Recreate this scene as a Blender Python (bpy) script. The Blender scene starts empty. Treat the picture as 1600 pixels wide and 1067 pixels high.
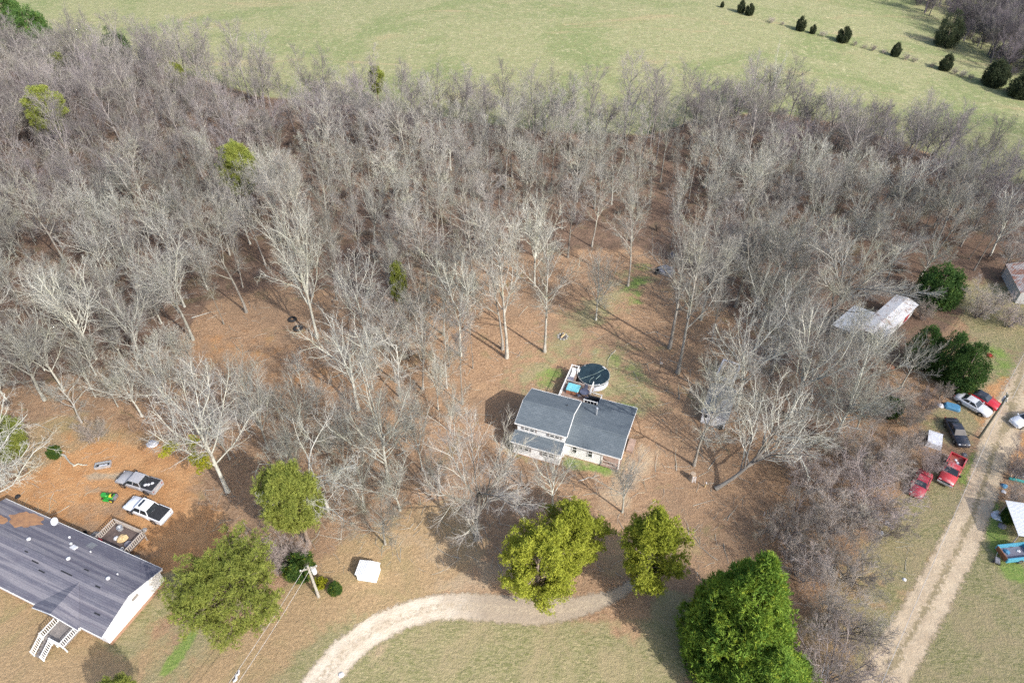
import bpy, math, random
import numpy as np
from mathutils import Vector, Matrix, Euler

# ------------------------------------------------------------------ camera, sky, sun, exposure
sc = bpy.context.scene
C = sc.collection
CAM_H, PITCH, LENS = 70.0, 41.0, 24.0
cam = bpy.data.cameras.new('camera'); cam.lens = LENS; cam.sensor_width = 36.0; cam.clip_end = 6000; cam.clip_start = 0.5
camo = bpy.data.objects.new('camera', cam); C.objects.link(camo)
camo.location = (0, 0, CAM_H); camo.rotation_euler = (math.radians(90 - PITCH), 0, 0)
sc.camera = camo

SUN_EL, SHADOW_AZ = math.radians(37), math.radians(135)      # shadows run away and to the left
SUN_AZ = SHADOW_AZ + math.pi                                  # direction towards the sun, from +x counter-clockwise
world = bpy.data.worlds.new('World'); sc.world = world; world.use_nodes = True
wn = world.node_tree
bg = wn.nodes['Background']
sky = wn.nodes.new('ShaderNodeTexSky'); sky.sky_type = 'NISHITA'; sky.sun_disc = False
sky.sun_elevation = SUN_EL; sky.sun_rotation = math.pi / 2 - SUN_AZ
sky.air_density = 1.0; sky.dust_density = 2.5; sky.ozone_density = 1.0
wn.links.new(sky.outputs[0], bg.inputs[0]); bg.inputs[1].default_value = 0.15
sun = bpy.data.lights.new('sun', 'SUN'); sun.energy = 3.35; sun.angle = math.radians(0.53); sun.color = (1.0, 0.965, 0.915)
suno = bpy.data.objects.new('sun', sun); C.objects.link(suno)
sd = Vector((math.cos(SUN_AZ) * math.cos(SUN_EL), math.sin(SUN_AZ) * math.cos(SUN_EL), math.sin(SUN_EL)))
suno.rotation_euler = sd.to_track_quat('Z', 'Y').to_euler(); suno.location = (60, -60, 120)
sc.view_settings.view_transform = 'Standard'; sc.view_settings.look = 'None'
sc.view_settings.gamma = 1.0; sc.view_settings.use_curve_mapping = False
sc.view_settings.exposure = 0.88
cy = sc.cycles
cy.max_bounces = 5; cy.diffuse_bounces = 2; cy.glossy_bounces = 2; cy.transmission_bounces = 3; cy.transparent_max_bounces = 8
cy.use_denoising = False; cy.caustics_reflective = False; cy.caustics_refractive = False
cy.sample_clamp_indirect = 4.0
try: cy.denoiser = 'OPENIMAGEDENOISE'
except Exception: pass

R = math.radians
rnd = random.Random(7)
NP = np.random.default_rng

# ------------------------------------------------------------------ terrain height, and where a pixel of the photo meets it
def sstep(a, b, x):
    t = np.clip((x - a) / (b - a), 0, 1); return t * t * (3 - 2 * t)
def gh(x, y):
    x = np.asarray(x, float); y = np.asarray(y, float)
    far = sstep(135, 260, y)
    return far * (4.5 + 1.2 * np.sin(x * .021 + 1) + .8 * np.sin(y * .033)) - 5.0 * sstep(70, 190, x) * sstep(120, 230, y)
FPX = 1600 * LENS / 36
_t = R(PITCH); FW = np.array([0, math.cos(_t), -math.sin(_t)]); UP = np.array([0, math.sin(_t), math.cos(_t)]); CO = np.array([0, 0, CAM_H])
def un(px, py, z=0.0):
    d = FW * FPX + np.array([1., 0, 0]) * (px - 800) - UP * (py - 533.5)
    return CO + d * ((z - CAM_H) / d[2])
def at(px, py):
    z = 0.0
    for _ in range(25):
        p = un(px, py, z); z = .5 * z + .5 * float(gh(p[0], p[1]))
    return np.array([p[0], p[1], float(gh(p[0], p[1]))])
def proj(p):
    v = np.asarray(p, float) - CO; D = v @ FW
    return 800 + FPX * v[..., 0] / D, 533.5 - FPX * (v @ UP) / D
def hgt(px, py, ty):
    b = at(px, py); lo, hi = .2, 40
    for _ in range(40):
        m = (lo + hi) / 2
        if proj(b + np.array([0, 0, m]))[1] > ty: lo = m
        else: hi = m
    return m

# ------------------------------------------------------------------ object helpers
def tag(o, label=None, cat=None, group=None, kind=None):
    if label: o['label'] = label
    if cat: o['category'] = cat
    if group: o['group'] = group
    if kind: o['kind'] = kind
    return o
def link(o, parent=None):
    C.objects.link(o)
    if parent is not None: o.parent = parent
    return o
def thing(name, label, cat, loc=(0, 0, 0), rz=0.0, group=None, scale=1.0):
    o = bpy.data.objects.new(name, None); o.empty_display_size = .3
    o.location = loc; o.rotation_euler = (0, 0, rz); o.scale = (scale,) * 3
    return link(tag(o, label, cat, group))
def npmesh(name, V, quads=None, tris=None, mats=(), mi=None, smooth=False):
    V = np.asarray(V, np.float32).reshape(-1, 3)
    me = bpy.data.meshes.new(name)
    q = np.zeros((0, 4), np.int32) if quads is None else np.asarray(quads, np.int32).reshape(-1, 4)
    t = np.zeros((0, 3), np.int32) if tris is None else np.asarray(tris, np.int32).reshape(-1, 3)
    me.vertices.add(len(V)); me.vertices.foreach_set('co', V.ravel())
    nl = q.size + t.size
    me.loops.add(nl); me.loops.foreach_set('vertex_index', np.concatenate([q.ravel(), t.ravel()]))
    npoly = len(q) + len(t); me.polygons.add(npoly)
    tot = np.concatenate([np.full(len(q), 4, np.int32), np.full(len(t), 3, np.int32)])
    st = np.concatenate([[0], np.cumsum(tot)[:-1]]).astype(np.int32) if npoly else np.zeros(0, np.int32)
    me.polygons.foreach_set('loop_start', st); me.polygons.foreach_set('loop_total', tot)
    if smooth: me.polygons.foreach_set('use_smooth', np.ones(npoly, bool))
    for m in mats: me.materials.append(m)
    if mi is not None: me.polygons.foreach_set('material_index', np.asarray(mi, np.int32))
    me.update(calc_edges=True); return me

class MB:
    """collects shapes, builds one mesh object"""
    def __init__(s): s.v = []; s.f = []
    def add(s, v, f):
        k = len(s.v); s.v += [tuple(map(float, p)) for p in v]; s.f += [tuple(i + k for i in q) for q in f]; return s
    def box(s, x0, x1, y0, y1, z0, z1):
        v = [(x, y, z) for z in (z0, z1) for y in (y0, y1) for x in (x0, x1)]
        return s.add(v, [(0, 2, 3, 1), (4, 5, 7, 6), (0, 1, 5, 4), (2, 6, 7, 3), (0, 4, 6, 2), (1, 3, 7, 5)])
    def cham(s, x0, x1, y0, y1, z0, z1, c):
        """box with chamfered vertical and top edges"""
        def ring(k, z): return [(x0 + c + k, y0 + k, z), (x1 - c - k, y0 + k, z), (x1 - k, y0 + c + k, z), (x1 - k, y1 - c - k, z), (x1 - c - k, y1 - k, z), (x0 + c + k, y1 - k, z), (x0 + k, y1 - c - k, z), (x0 + k, y0 + c + k, z)]
        v = ring(0, z0) + ring(0, z1 - c) + ring(c * .7, z1)
        f = [tuple(range(7, -1, -1)), tuple(range(16, 24))]
        for l in (0, 8):
            for i in range(8): f.append((l + i, l + (i + 1) % 8, l + 8 + (i + 1) % 8, l + 8 + i))
        return s.add(v, f)
    def slab(s, quad, th):
        """a thick sheet from four corner points, thickness downwards"""
        q = [Vector(p) for p in quad]; n = (q[1] - q[0]).cross(q[-1] - q[0]).normalized()
        if n.z < 0: n = -n
        k = len(q); v = [tuple(p) for p in q] + [tuple(p - n * th) for p in q]
        f = [tuple(range(k)), tuple(range(2 * k - 1, k - 1, -1))] + [(i, i + k, (i + 1) % k + k, (i + 1) % k) for i in range(k)]
        return s.add(v, f)
    def tube(s, pts, r, n=6, r1=None, cap=True):
        pts = [Vector(p) for p in pts]; m = len(pts); rs = [r + ((r1 if r1 is not None else r) - r) * i / max(1, m - 1) for i in range(m)]
        v = []
        for i, p in enumerate(pts):
            t = (pts[min(i + 1, m - 1)] - pts[max(i - 1, 0)]).normalized()
            a = t.cross(Vector((0, 0, 1)) if abs(t.z) < .9 else Vector((1, 0, 0))).normalized(); b = t.cross(a)
            for k in range(n):
                q = 2 * math.pi * k / n; v.append(tuple(p + (a * math.cos(q) + b * math.sin(q)) * rs[i]))
        f = [(i * n + k, i * n + (k + 1) % n, (i + 1) * n + (k + 1) % n, (i + 1) * n + k) for i in range(m - 1) for k in range(n)]
        if cap: f += [tuple(range(n - 1, -1, -1)), tuple(range((m - 1) * n, m * n))]
        return s.add(v, f)
    def lathe(s, prof, n=24, c=(0, 0, 0), axis='z', cap=True):
        v = []
        for r, z in prof:
            for k in range(n):
                q = 2 * math.pi * k / n; a, b = r * math.cos(q), r * math.sin(q)
                v.append((c[0] + a, c[1] + b, c[2] + z) if axis == 'z' else (c[0] + a, c[1] + z, c[2] + b) if axis == 'y' else (c[0] + z, c[1] + a, c[2] + b))
        m = len(prof)
        f = [(i * n + k, i * n + (k + 1) % n, (i + 1) * n + (k + 1) % n, (i + 1) * n + k) for i in range(m - 1) for k in range(n)]
        if cap: f += [tuple(range(n - 1, -1, -1)), tuple(range((m - 1) * n, m * n))]
        else: f += [((m - 1) * n + k, (m - 1) * n + (k + 1) % n, (k + 1) % n, k) for k in range(n)]
        return s.add(v, f)
    def loft(s, rings, close=True):
        n = len(rings[0]); v = [p for r in rings for p in r]
        f = [(i * n + k, i * n + (k + 1) % n, (i + 1) * n + (k + 1) % n, (i + 1) * n + k) for i in range(len(rings) - 1) for k in range(n)]
        if close: f += [tuple(range(n - 1, -1, -1)), tuple(range((len(rings) - 1) * n, len(rings) * n))]
        return s.add(v, f)
    def mesh(s, name, m, smooth=False):
        me = bpy.data.meshes.new(name); me.from_pydata(s.v, [], s.f); me.materials.append(m)
        if smooth: me.polygons.foreach_set('use_smooth', np.ones(len(me.polygons), bool))
        me.update(); return me
    def build(s, name, m, parent=None, smooth=False, label=None):
        o = bpy.data.objects.new(name, s.mesh(name, m, smooth)); link(o, parent)
        if label: o['label'] = label
        return o
def box(x0, x1, y0, y1, z0, z1): return MB().box(x0, x1, y0, y1, z0, z1)

# ------------------------------------------------------------------ materials
MATS = {}
class N:
    def __init__(s, name):
        s.m = bpy.data.materials.new(name); s.m.use_nodes = True; s.t = s.m.node_tree
        s.p = s.t.nodes['Principled BSDF']; s.out = s.t.nodes['Material Output']; MATS[name] = s.m
    def n(s, typ, **kw):
        o = s.t.nodes.new('ShaderNode' + typ)
        for k, v in kw.items():
            if k in o.inputs: o.inputs[k].default_value = v
            else: setattr(o, k, v)
        return o
    def l(s, a, b): s.t.links.new(a, b)
    def coord(s, which='Object', scale=None, rot=None):
        c = s.n('TexCoord').outputs[which]
        if scale is not None or rot is not None:
            m = s.n('Mapping'); s.l(c, m.inputs[0])
            if scale is not None: m.inputs['Scale'].default_value = scale if hasattr(scale, '__len__') else (scale,) * 3
            if rot is not None: m.inputs['Rotation'].default_value = rot
            c = m.outputs[0]
        return c
    def noise(s, scale, detail=4, rough=.55, co=None, dist=0.0):
        t = s.n('TexNoise', Scale=scale, Detail=detail, Roughness=rough, Distortion=dist)
        s.l(co if co is not None else s.coord(), t.inputs['Vector']); return t.outputs['Fac']
    def ramp(s, fac, a, b, c0=0.0, c1=1.0):
        r = s.n('MapRange'); r.inputs['From Min'].default_value = a; r.inputs['From Max'].default_value = b
        r.inputs['To Min'].default_value = c0; r.inputs['To Max'].default_value = c1; r.interpolation_type = 'SMOOTHSTEP'
        s.l(fac, r.inputs['Value']); return r.outputs[0]
    def mix(s, fac, a, b, mode='MIX'):
        x = s.n('Mix', data_type='RGBA', blend_type=mode)
        for v, k in ((fac, 0), (a, 6), (b, 7)):
            if hasattr(v, 'is_output'): s.l(v, x.inputs[k])
            elif k == 0: x.inputs[0].default_value = v
            else: x.inputs[k].default_value = (*v, 1) if len(v) == 3 else v
        return x.outputs[2]
    def math(s, op, a, b=0.0):
        x = s.n('Math', operation=op)
        for v, k in ((a, 0), (b, 1)):
            if hasattr(v, 'is_output'): s.l(v, x.inputs[k])
            else: x.inputs[k].default_value = v
        return x.outputs[0]
    def bump(s, h, strength, dist=.05):
        b = s.n('Bump', Strength=strength, Distance=dist); s.l(h, b.inputs['Height']); s.l(b.outputs[0], s.p.inputs['Normal'])
    def col(s, c):
        if hasattr(c, 'is_output'): s.l(c, s.p.inputs['Base Color'])
        else: s.p.inputs['Base Color'].default_value = (*c, 1)
    def done(s, rough=.9, spec=.2, metal=0.0):
        s.p.inputs['Roughness'].default_value = rough; s.p.inputs['Specular IOR Level'].default_value = spec; s.p.inputs['Metallic'].default_value = metal
        return s.m
def plain(name, c, c2=None, scale=6.0, rough=.8, spec=.3, metal=0.0, bump=0.0, coat=0.0):
    a = N(name)
    c2 = c2 or tuple(x * .75 for x in c)
    f = a.ramp(a.noise(scale, 5, .6), .3, .7)
    a.col(a.mix(f, c, c2))
    if bump: a.bump(a.noise(scale * 6, 4, .6), bump, .02)
    if coat: a.p.inputs['Coat Weight'].default_value = coat; a.p.inputs['Coat Roughness'].default_value = .08
    return a.done(rough, spec, metal)

def bark_mat(name, pale, dark, mauve, tint):
    a = N(name); oi = a.n('ObjectInfo').outputs['Random']
    f = a.ramp(a.noise(1.1, 4, .6), .35, .68)
    c = a.mix(f, pale, dark)
    c = a.mix(a.ramp(a.noise(.35, 2), .45, .7, 0, .35), c, (.40, .42, .24))          # lichen
    c = a.mix(a.ramp(oi, 0.25, 1.0, 0, tint), c, mauve)
    c = a.mix(1.0, c, a.mix(a.ramp(a.math('FRACT', a.math('MULTIPLY', oi, 7.31)), 0, 1), (.62, .62, .62), (1.12, 1.12, 1.12)), 'MULTIPLY')
    a.col(c); return a.done(.95, .1)
bark_mat('bark', (.41, .395, .35), (.21, .19, .16), (.27, .24, .215), .5)
bark_mat('silver_bark', (.59, .59, .52), (.35, .34, .285), (.43, .415, .365), .4)
bark_mat('branch', (.51, .50, .44), (.37, .355, .305), (.375, .35, .32), .6)
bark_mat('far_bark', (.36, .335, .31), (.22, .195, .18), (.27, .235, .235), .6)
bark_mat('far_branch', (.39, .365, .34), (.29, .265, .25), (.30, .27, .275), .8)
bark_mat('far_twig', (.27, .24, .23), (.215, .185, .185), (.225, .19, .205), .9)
bark_mat('silver_branch', (.60, .60, .53), (.47, .465, .40), (.46, .445, .40), .5)
bark_mat('twig', (.315, .30, .265), (.245, .225, .20), (.26, .235, .235), .9)
bark_mat('haze_twig', (.19, .17, .18), (.14, .125, .135), (.17, .145, .16), .9)  # distance haze over the valley wood, put into the twig colour as mauve
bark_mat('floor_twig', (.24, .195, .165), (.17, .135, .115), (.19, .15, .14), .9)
bark_mat('white_bark', (.56, .555, .51), (.36, .345, .31), (.48, .47, .43), .4)
bark_mat('brown_twig', (.44, .39, .34), (.35, .30, .26), (.37, .31, .29), .9)
plain('pine_bark', (.30, .24, .20), (.17, .13, .10), 3, .95, .1)
plain('dark_bark', (.14, .115, .095), (.07, .06, .05), 3, .95, .1)
def leaf_mat(name, a_, b_, c_, sc_=.8):
    a = N(name)
    f = a.ramp(a.noise(sc_, 3, .6), .32, .68); c = a.mix(f, a_, b_)
    c = a.mix(a.ramp(a.noise(sc_ * 3.3, 2, .5), .56, .72, 0, .8), c, c_)
    oi = a.n('ObjectInfo').outputs['Random']
    c = a.mix(1.0, c, a.mix(oi, (.85, .87, .85), (1.1, 1.1, 1.1)), 'MULTIPLY')
    a.col(c); m = a.done(.75, .15)
    tr = a.n('BsdfTranslucent'); a.l(c, tr.inputs[0]); ms = a.n('MixShader'); ms.inputs[0].default_value = .28
    a.l(a.p.outputs[0], ms.inputs[1]); a.l(tr.outputs[0], ms.inputs[2]); a.l(ms.outputs[0], a.out.inputs[0])
    return m
leaf_mat('pine_needles', (.24, .28, .06), (.36, .39, .09), (.12, .165, .045), 1.1)
leaf_mat('juniper_leaf', (.30, .33, .045), (.40, .42, .06), (.17, .21, .035))
leaf_mat('leyland_leaf', (.13, .235, .04), (.25, .35, .05), (.44, .46, .05), .7)
leaf_mat('dark_leaf', (.06, .125, .035), (.095, .17, .045), (.17, .235, .045), .6)
leaf_mat('cedar_leaf', (.045, .062, .035), (.065, .08, .04), (.085, .085, .04), .6)
leaf_mat('mistletoe_leaf', (.28, .30, .02), (.36, .34, .03), (.18, .21, .02), 2)
leaf_mat('vine_leaf', (.045, .10, .025), (.085, .14, .03), (.30, .30, .03), .8)
leaf_mat('tan_grass', (.42, .30, .13), (.34, .23, .10), (.26, .2, .08), 1)

# the ground: leaf litter, broken by zones of grass, dry grass, red clay and pale dirt
def ground_material():
    a = N('ground'); co = a.n('TexCoord').outputs['Object']
    za = a.n('Attribute', attribute_name='zone_a'); zb = a.n('Attribute', attribute_name='zone_b')
    sa = a.n('SeparateColor'); a.l(za.outputs['Color'], sa.inputs[0]); sb = a.n('SeparateColor'); a.l(zb.outputs['Color'], sb.inputs[0])
    n_big = a.noise(.07, 5, .6, co); n_mid = a.noise(.45, 6, .65, co); n_fine = a.noise(2.6, 6, .7, co); n_tiny = a.noise(9, 3, .7, co)
    n_patch = a.noise(.16, 6, .62, co, 1.5)
    # litter
    n_speck = a.noise(5.0, 5, .75, co)
    lit = a.mix(a.ramp(n_mid, .32, .68), (.345, .215, .125), (.23, .142, .085))
    lit = a.mix(a.ramp(n_fine, .38, .66, 0, .85), lit, (.425, .285, .18))
    lit = a.mix(a.ramp(n_speck, .54, .66, 0, .65), lit, (.52, .37, .235))
    lit = a.mix(a.ramp(n_big, .45, .62, 0, .7), lit, (.27, .185, .12))
    lit = a.mix(a.ramp(a.noise(.11, 5, .65, a.coord('Object', (1, 1, 1), (0, 0, 2.1)), 2.0), .52, .66, 0, .6), lit, (.43, .28, .165))
    lit = a.mix(a.ramp(a.noise(.22, 5, .65, a.coord('Object', (1, 1, 1), (0, 0, .7)), 2.5), .56, .7, 0, .6), lit, (.185, .12, .078))
    lit = a.mix(a.ramp(n_tiny, .53, .68, 0, .85), lit, (.11, .07, .045))
    lit = a.mix(a.ramp(n_patch, .58, .72, 0, .5), lit, (.20, .19, .085))
    def edge(mask, wob=.75, lo=.34, hi=.66):
        s = a.math('ADD', mask, a.math('MULTIPLY', a.math('SUBTRACT', a.math('ADD', a.math('MULTIPLY', n_mid, .6), a.math('MULTIPLY', n_patch, .4)), .5), wob * 2))
        return a.ramp(s, lo, hi)
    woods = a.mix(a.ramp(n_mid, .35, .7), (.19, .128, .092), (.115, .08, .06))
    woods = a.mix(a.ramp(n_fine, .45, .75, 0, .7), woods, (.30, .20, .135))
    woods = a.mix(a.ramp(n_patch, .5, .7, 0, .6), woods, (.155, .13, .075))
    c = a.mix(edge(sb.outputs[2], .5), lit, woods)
    dry = a.mix(a.ramp(n_fine, .3, .7), (.43, .305, .175), (.30, .21, .118))
    dry = a.mix(a.ramp(n_patch, .45, .7, 0, .6), dry, (.26, .225, .11))
    c = a.mix(edge(sa.outputs[1]), c, dry)
    strw = a.noise(3.0, 5, .7, a.coord('Object', (.5, 1.6, 1.0), (0, 0, R(35))), .8)
    grs = a.mix(a.ramp(strw, .36, .64), (.18, .182, .078), (.345, .298, .168))
    grs = a.mix(a.ramp(n_patch, .4, .68, 0, .8), grs, (.335, .27, .16))
    grs = a.mix(a.ramp(n_tiny, .55, .75, 0, .6), grs, (.11, .115, .045))
    c = a.mix(edge(sa.outputs[0], .9), c, grs)
    lush = a.mix(a.ramp(n_fine, .3, .7), (.15, .235, .055), (.24, .285, .09))
    c = a.mix(edge(sb.outputs[1], .8), c, lush)
    red = a.mix(a.ramp(n_mid, .3, .7), (.52, .30, .145), (.42, .22, .10))
    red = a.mix(a.ramp(n_fine, .5, .8, 0, .6), red, (.56, .37, .21))
    c = a.mix(edge(sa.outputs[2], .6), c, red)
    st = a.noise(1.4, 5, .65, a.coord('Object', (.25, 1.0, 1.0), (0, 0, R(24))))
    fld = a.mix(a.ramp(st, .32, .68), (.225, .24, .115), (.29, .28, .155))
    fld = a.mix(a.ramp(a.noise(.028, 5, .6, co, 1.2), .47, .62, 0, .6), fld, (.16, .205, .08))
    fld = a.mix(a.ramp(a.noise(.05, 4, .6, a.coord('Object', (.4, 1, 1), (0, 0, R(-20))), 2), .55, .72, 0, .8), fld, (.34, .275, .16))
    fld = a.mix(a.ramp(n_fine, .5, .76, 0, .75), fld, (.10, .12, .045))
    fld = a.mix(a.ramp(n_mid, .5, .74, 0, .6), fld, (.36, .325, .19))
    fld = a.mix(a.ramp(a.noise(1.05, 4, .7, co), .52, .68, 0, .6), fld, (.20, .165, .09))
    fld = a.mix(a.ramp(a.noise(.75, 4, .7, a.coord('Object', (1, 1, 1), (0, 0, 1.0))), .54, .68, 0, .6), fld, (.42, .385, .24))
    c = a.mix(edge(sb.outputs[0], .35), c, fld)
    pale = a.mix(a.ramp(n_mid, .3, .7), (.46, .36, .245), (.37, .275, .18))
    c = a.mix(edge(za.outputs['Alpha'], .7), c, pale)
    a.col(c)
    hsum = a.math('ADD', a.math('MULTIPLY', n_fine, 1.0), a.math('ADD', a.math('MULTIPLY', n_mid, 1.2), a.math('MULTIPLY', n_tiny, .45)))
    a.bump(hsum, .85, .22)
    return a.done(1.0, .05)
ground_material()

def track_material(name, cols, ruts):
    """dirt lane: its rim breaks up into the ground along a noise edge"""
    a = N(name); co = a.coord()
    e = a.n('Attribute', attribute_name='across').outputs['Fac']      # 0 centre, 1 rim
    al = a.n('Attribute', attribute_name='along').outputs['Fac']
    n1 = a.noise(.5, 5, .65, co); n2 = a.noise(2.2, 5, .7, co); n3 = a.noise(.13, 4, .6, co); n4 = a.noise(8, 3, .7, co)
    c = a.mix(a.ramp(n1, .3, .7), cols[0], cols[1]); c = a.mix(a.ramp(n2, .5, .75, 0, .6), c, cols[2])
    c = a.mix(a.ramp(n4, .58, .75, 0, .5), c, tuple(x * .6 for x in cols[1]))
    if not ruts:
        tv = a.n('Attribute', attribute_name='travel').outputs['Fac']
        c = a.mix(a.math('MULTIPLY', a.ramp(a.math('ADD', tv, a.math('MULTIPLY', n3, .3)), .50, .68), .9), c, (.31, .25, .185))
        c = a.mix(a.math('MULTIPLY', a.ramp(a.math('ABSOLUTE', a.math('SUBTRACT', a.math('ADD', e, a.math('MULTIPLY', n1, .2)), .22)), .06, .2, 1, 0), a.ramp(n2, .42, .6)), c, (.40, .33, .24))
        c = a.mix(a.ramp(e, .55, .95, 0, .6), c, (.42, .34, .24))
    if ruts:
        mid = a.ramp(a.math('ADD', e, a.math('MULTIPLY', a.math('SUBTRACT', a.math('ADD', n2, n1), 1.0), .9)), .0, .22, .7, 0)
        c = a.mix(mid, c, (.20, .165, .085))
    a.col(c); a.bump(a.math('ADD', n1, a.math('ADD', a.math('MULTIPLY', n2, .5), a.math('MULTIPLY', n4, .2))), .7, .2)
    s = a.math('ADD', e, a.math('MULTIPLY', a.math('SUBTRACT', a.math('ADD', a.math('MULTIPLY', n1, .35), a.math('MULTIPLY', n2, .65)), .5), 1.25))
    s = a.math('ADD', s, al)
    al_ = a.ramp(s, .70, .98, 1, 0)
    tr = a.n('BsdfTransparent'); ms = a.n('MixShader'); a.l(al_, ms.inputs[0]); a.l(tr.outputs[0], ms.inputs[1]); a.l(a.p.outputs[0], ms.inputs[2]); a.l(ms.outputs[0], a.out.inputs[0])
    return a.done(1, .05)
track_material('drive_dirt', ((.60, .53, .43), (.50, .42, .32), (.68, .62, .52)), False)
track_material('road_dirt', ((.55, .445, .31), (.44, .345, .235), (.64, .535, .39)), True)

def shingle(name, c0, c1, c2, streak=0.0):
    a = N(name); co = a.coord('Object')
    br = a.n('TexBrick', Scale=1.0); a.l(co, br.inputs[0])
    br.inputs['Brick Width'].default_value = .62; br.inputs['Row Height'].default_value = .21; br.inputs['Mortar Size'].default_value = .012; br.inputs['Bias'].default_value = -.1
    br.inputs['Color1'].default_value = (*c0, 1); br.inputs['Color2'].default_value = (*c1, 1); br.inputs['Mortar'].default_value = (*[x * .55 for x in c0], 1)
    c = a.mix(a.ramp(a.noise(.5, 5, .65), .35, .7, 0, .6), br.outputs['Color'], c2)
    if streak:
        st = a.noise(1.0, 3, .5, a.coord('Object', (.05, 1.9, .3)))
        c = a.mix(a.ramp(st, .46, .60, 0, streak), c, (.34, .32, .33))
        c = a.mix(a.ramp(a.noise(1.0, 2, .5, a.coord('Object', (.12, 2.6, 1))), .58, .66, 0, .5), c, (.10, .09, .12))
    c = a.mix(a.ramp(a.noise(14, 3, .7), .4, .7, 0, .35), c, tuple(x * .6 for x in c1))
    a.col(c); a.bump(a.math('ADD', br.outputs['Fac'], a.noise(20, 2)), .35, .02); return a.done(.92, .15)
shingle('charcoal_shingle', (.105, .128, .148), (.145, .17, .19), (.085, .105, .122))
shingle('purple_shingle', (.13, .13, .16), (.175, .172, .20), (.105, .10, .13), .45)
shingle('shed_shingle', (.20, .215, .23), (.26, .27, .285), (.15, .15, .155))
def siding(name, c):
    a = N(name); w = a.n('TexWave', Scale=1.1, wave_type='BANDS', bands_direction='Z', wave_profile='SAW'); a.l(a.coord(), w.inputs[0])
    a.col(a.mix(a.ramp(a.noise(.9, 4, .6), .45, .75, 0, .5), c, tuple(x * .78 for x in c))); a.bump(w.outputs['Fac'], .5, .02); return a.done(.6, .3)
siding('white_siding', (.84, .84, .83)); siding('grey_siding', (.45, .47, .48)); siding('old_siding', (.50, .50, .49))
def metal_roof(name, c, rust, amt, direction='X', dirt=(.25, .23, .2)):
    a = N(name); w = a.n('TexWave', Scale=1.6, wave_type='BANDS', bands_direction=direction, wave_profile='SIN'); a.l(a.coord(), w.inputs[0])
    n = a.noise(.8, 6, .7, None, .6); n2 = a.noise(3.2, 5, .7)
    col = a.mix(a.ramp(n2, .35, .7, 0, .6), c, tuple(x * .72 for x in c))
    col = a.mix(a.ramp(n, .62 - amt * .2, .74 - amt * .15), col, rust); col = a.mix(a.ramp(n2, .58, .72, 0, .7 * min(1, amt * 2)), col, dirt)
    a.col(col); a.bump(w.outputs['Fac'], .6, .05); return a.done(.5, .4, .1)
metal_roof('rusty_metal', (.66, .65, .64), (.33, .23, .18), .62); metal_roof('pale_metal', (.52, .55, .58), (.36, .30, .26), .25, 'X')
metal_roof('barn_metal', (.55, .50, .47), (.36, .17, .11), .95); metal_roof('white_metal_roof', (.78, .80, .83), (.45, .42, .38), .05, 'X', (.40, .42, .45))
metal_roof('carport_metal', (.66, .68, .70), (.4, .3, .25), .05, 'Y')
def brick_mat():
    a = N('brick'); br = a.n('TexBrick', Scale=4.0); a.l(a.coord('Object', (1, 1, 1), (R(90), 0, 0)), br.inputs[0])
    br.inputs['Color1'].default_value = (.40, .22, .14, 1); br.inputs['Color2'].default_value = (.33, .19, .12, 1); br.inputs['Mortar'].default_value = (.45, .38, .32, 1)
    a.col(br.outputs['Color']); return a.done(.9, .1)
brick_mat()
def plank_mat(name, c0, c1, direction='X', sc_=3.4):
    a = N(name); w = a.n('TexWave', Scale=sc_, wave_type='BANDS', bands_direction=direction, wave_profile='SAW'); a.l(a.coord(), w.inputs[0])
    c = a.mix(a.ramp(a.noise(1.6, 5, .65), .35, .7), c0, c1); c = a.mix(a.ramp(w.outputs['Fac'], .85, .97, 0, .7), c, tuple(x * .3 for x in c1))
    a.col(c); a.bump(w.outputs['Fac'], .4, .03); return a.done(.85, .15)
plank_mat('deck_wood', (.36, .26, .21), (.25, .175, .14)); plank_mat('old_deck_wood', (.17, .13, .115), (.09, .07, .065), 'X'); plank_mat('stair_wood', (.30, .27, .25), (.2, .18, .17))
plain('white_trim', (.82, .82, .80), (.70, .70, .68), 3, .5); plain('rail_wood', (.52, .46, .40), (.38, .33, .29), 4, .85); plain('grey_wood', (.36, .33, .30), (.25, .22, .2), 5, .9, .1)
plain('shutter', (.30, .28, .27), (.24, .22, .21), 8, .6)
plain('glass', (.025, .03, .035), (.05, .055, .06), 2, .08, .6); plain('car_glass', (.02, .025, .03), (.035, .04, .045), 2, .06, .7)
plain('pool_cover', (.010, .022, .030), (.016, .033, .042), 1.2, .42, .5, 0, .25); plain('pool_wall', (.60, .63, .70), (.45, .47, .55), 3, .5)
plain('cord', (.35, .45, .42), (.2, .3, .28), 8, .6); plain('tub_cover', (.12, .42, .48), (.20, .50, .56), 2, .35, .5); plain('tub_wood', (.42, .20, .12), (.33, .15, .09), 5, .7)
plain('black_cloth', (.014, .017, .022), (.022, .026, .032), 3, .55); plain('iron', (.06, .065, .10), (.12, .13, .18), 9, .5, .5); plain('slate_fabric', (.20, .20, .25), (.15, .15, .19), 5, .8)
plain('galvanised', (.62, .64, .66), (.45, .47, .5), 6, .4, .5, .5); plain('pole_wood', (.20, .20, .15), (.13, .12, .09), 4, .95, .1); plain('grey_pole', (.42, .40, .35), (.32, .3, .26), 4, .9, .1); plain('wire', (.50, .48, .45), (.4, .38, .36), 2, .6)
plain('tyre', (.022, .022, .023), (.035, .033, .032), 8, .9); plain('rim', (.42, .43, .45), (.3, .31, .33), 6, .35, .5, .8); plain('black_plastic', (.02, .02, .022), (.03, .03, .032), 8, .55)
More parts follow.
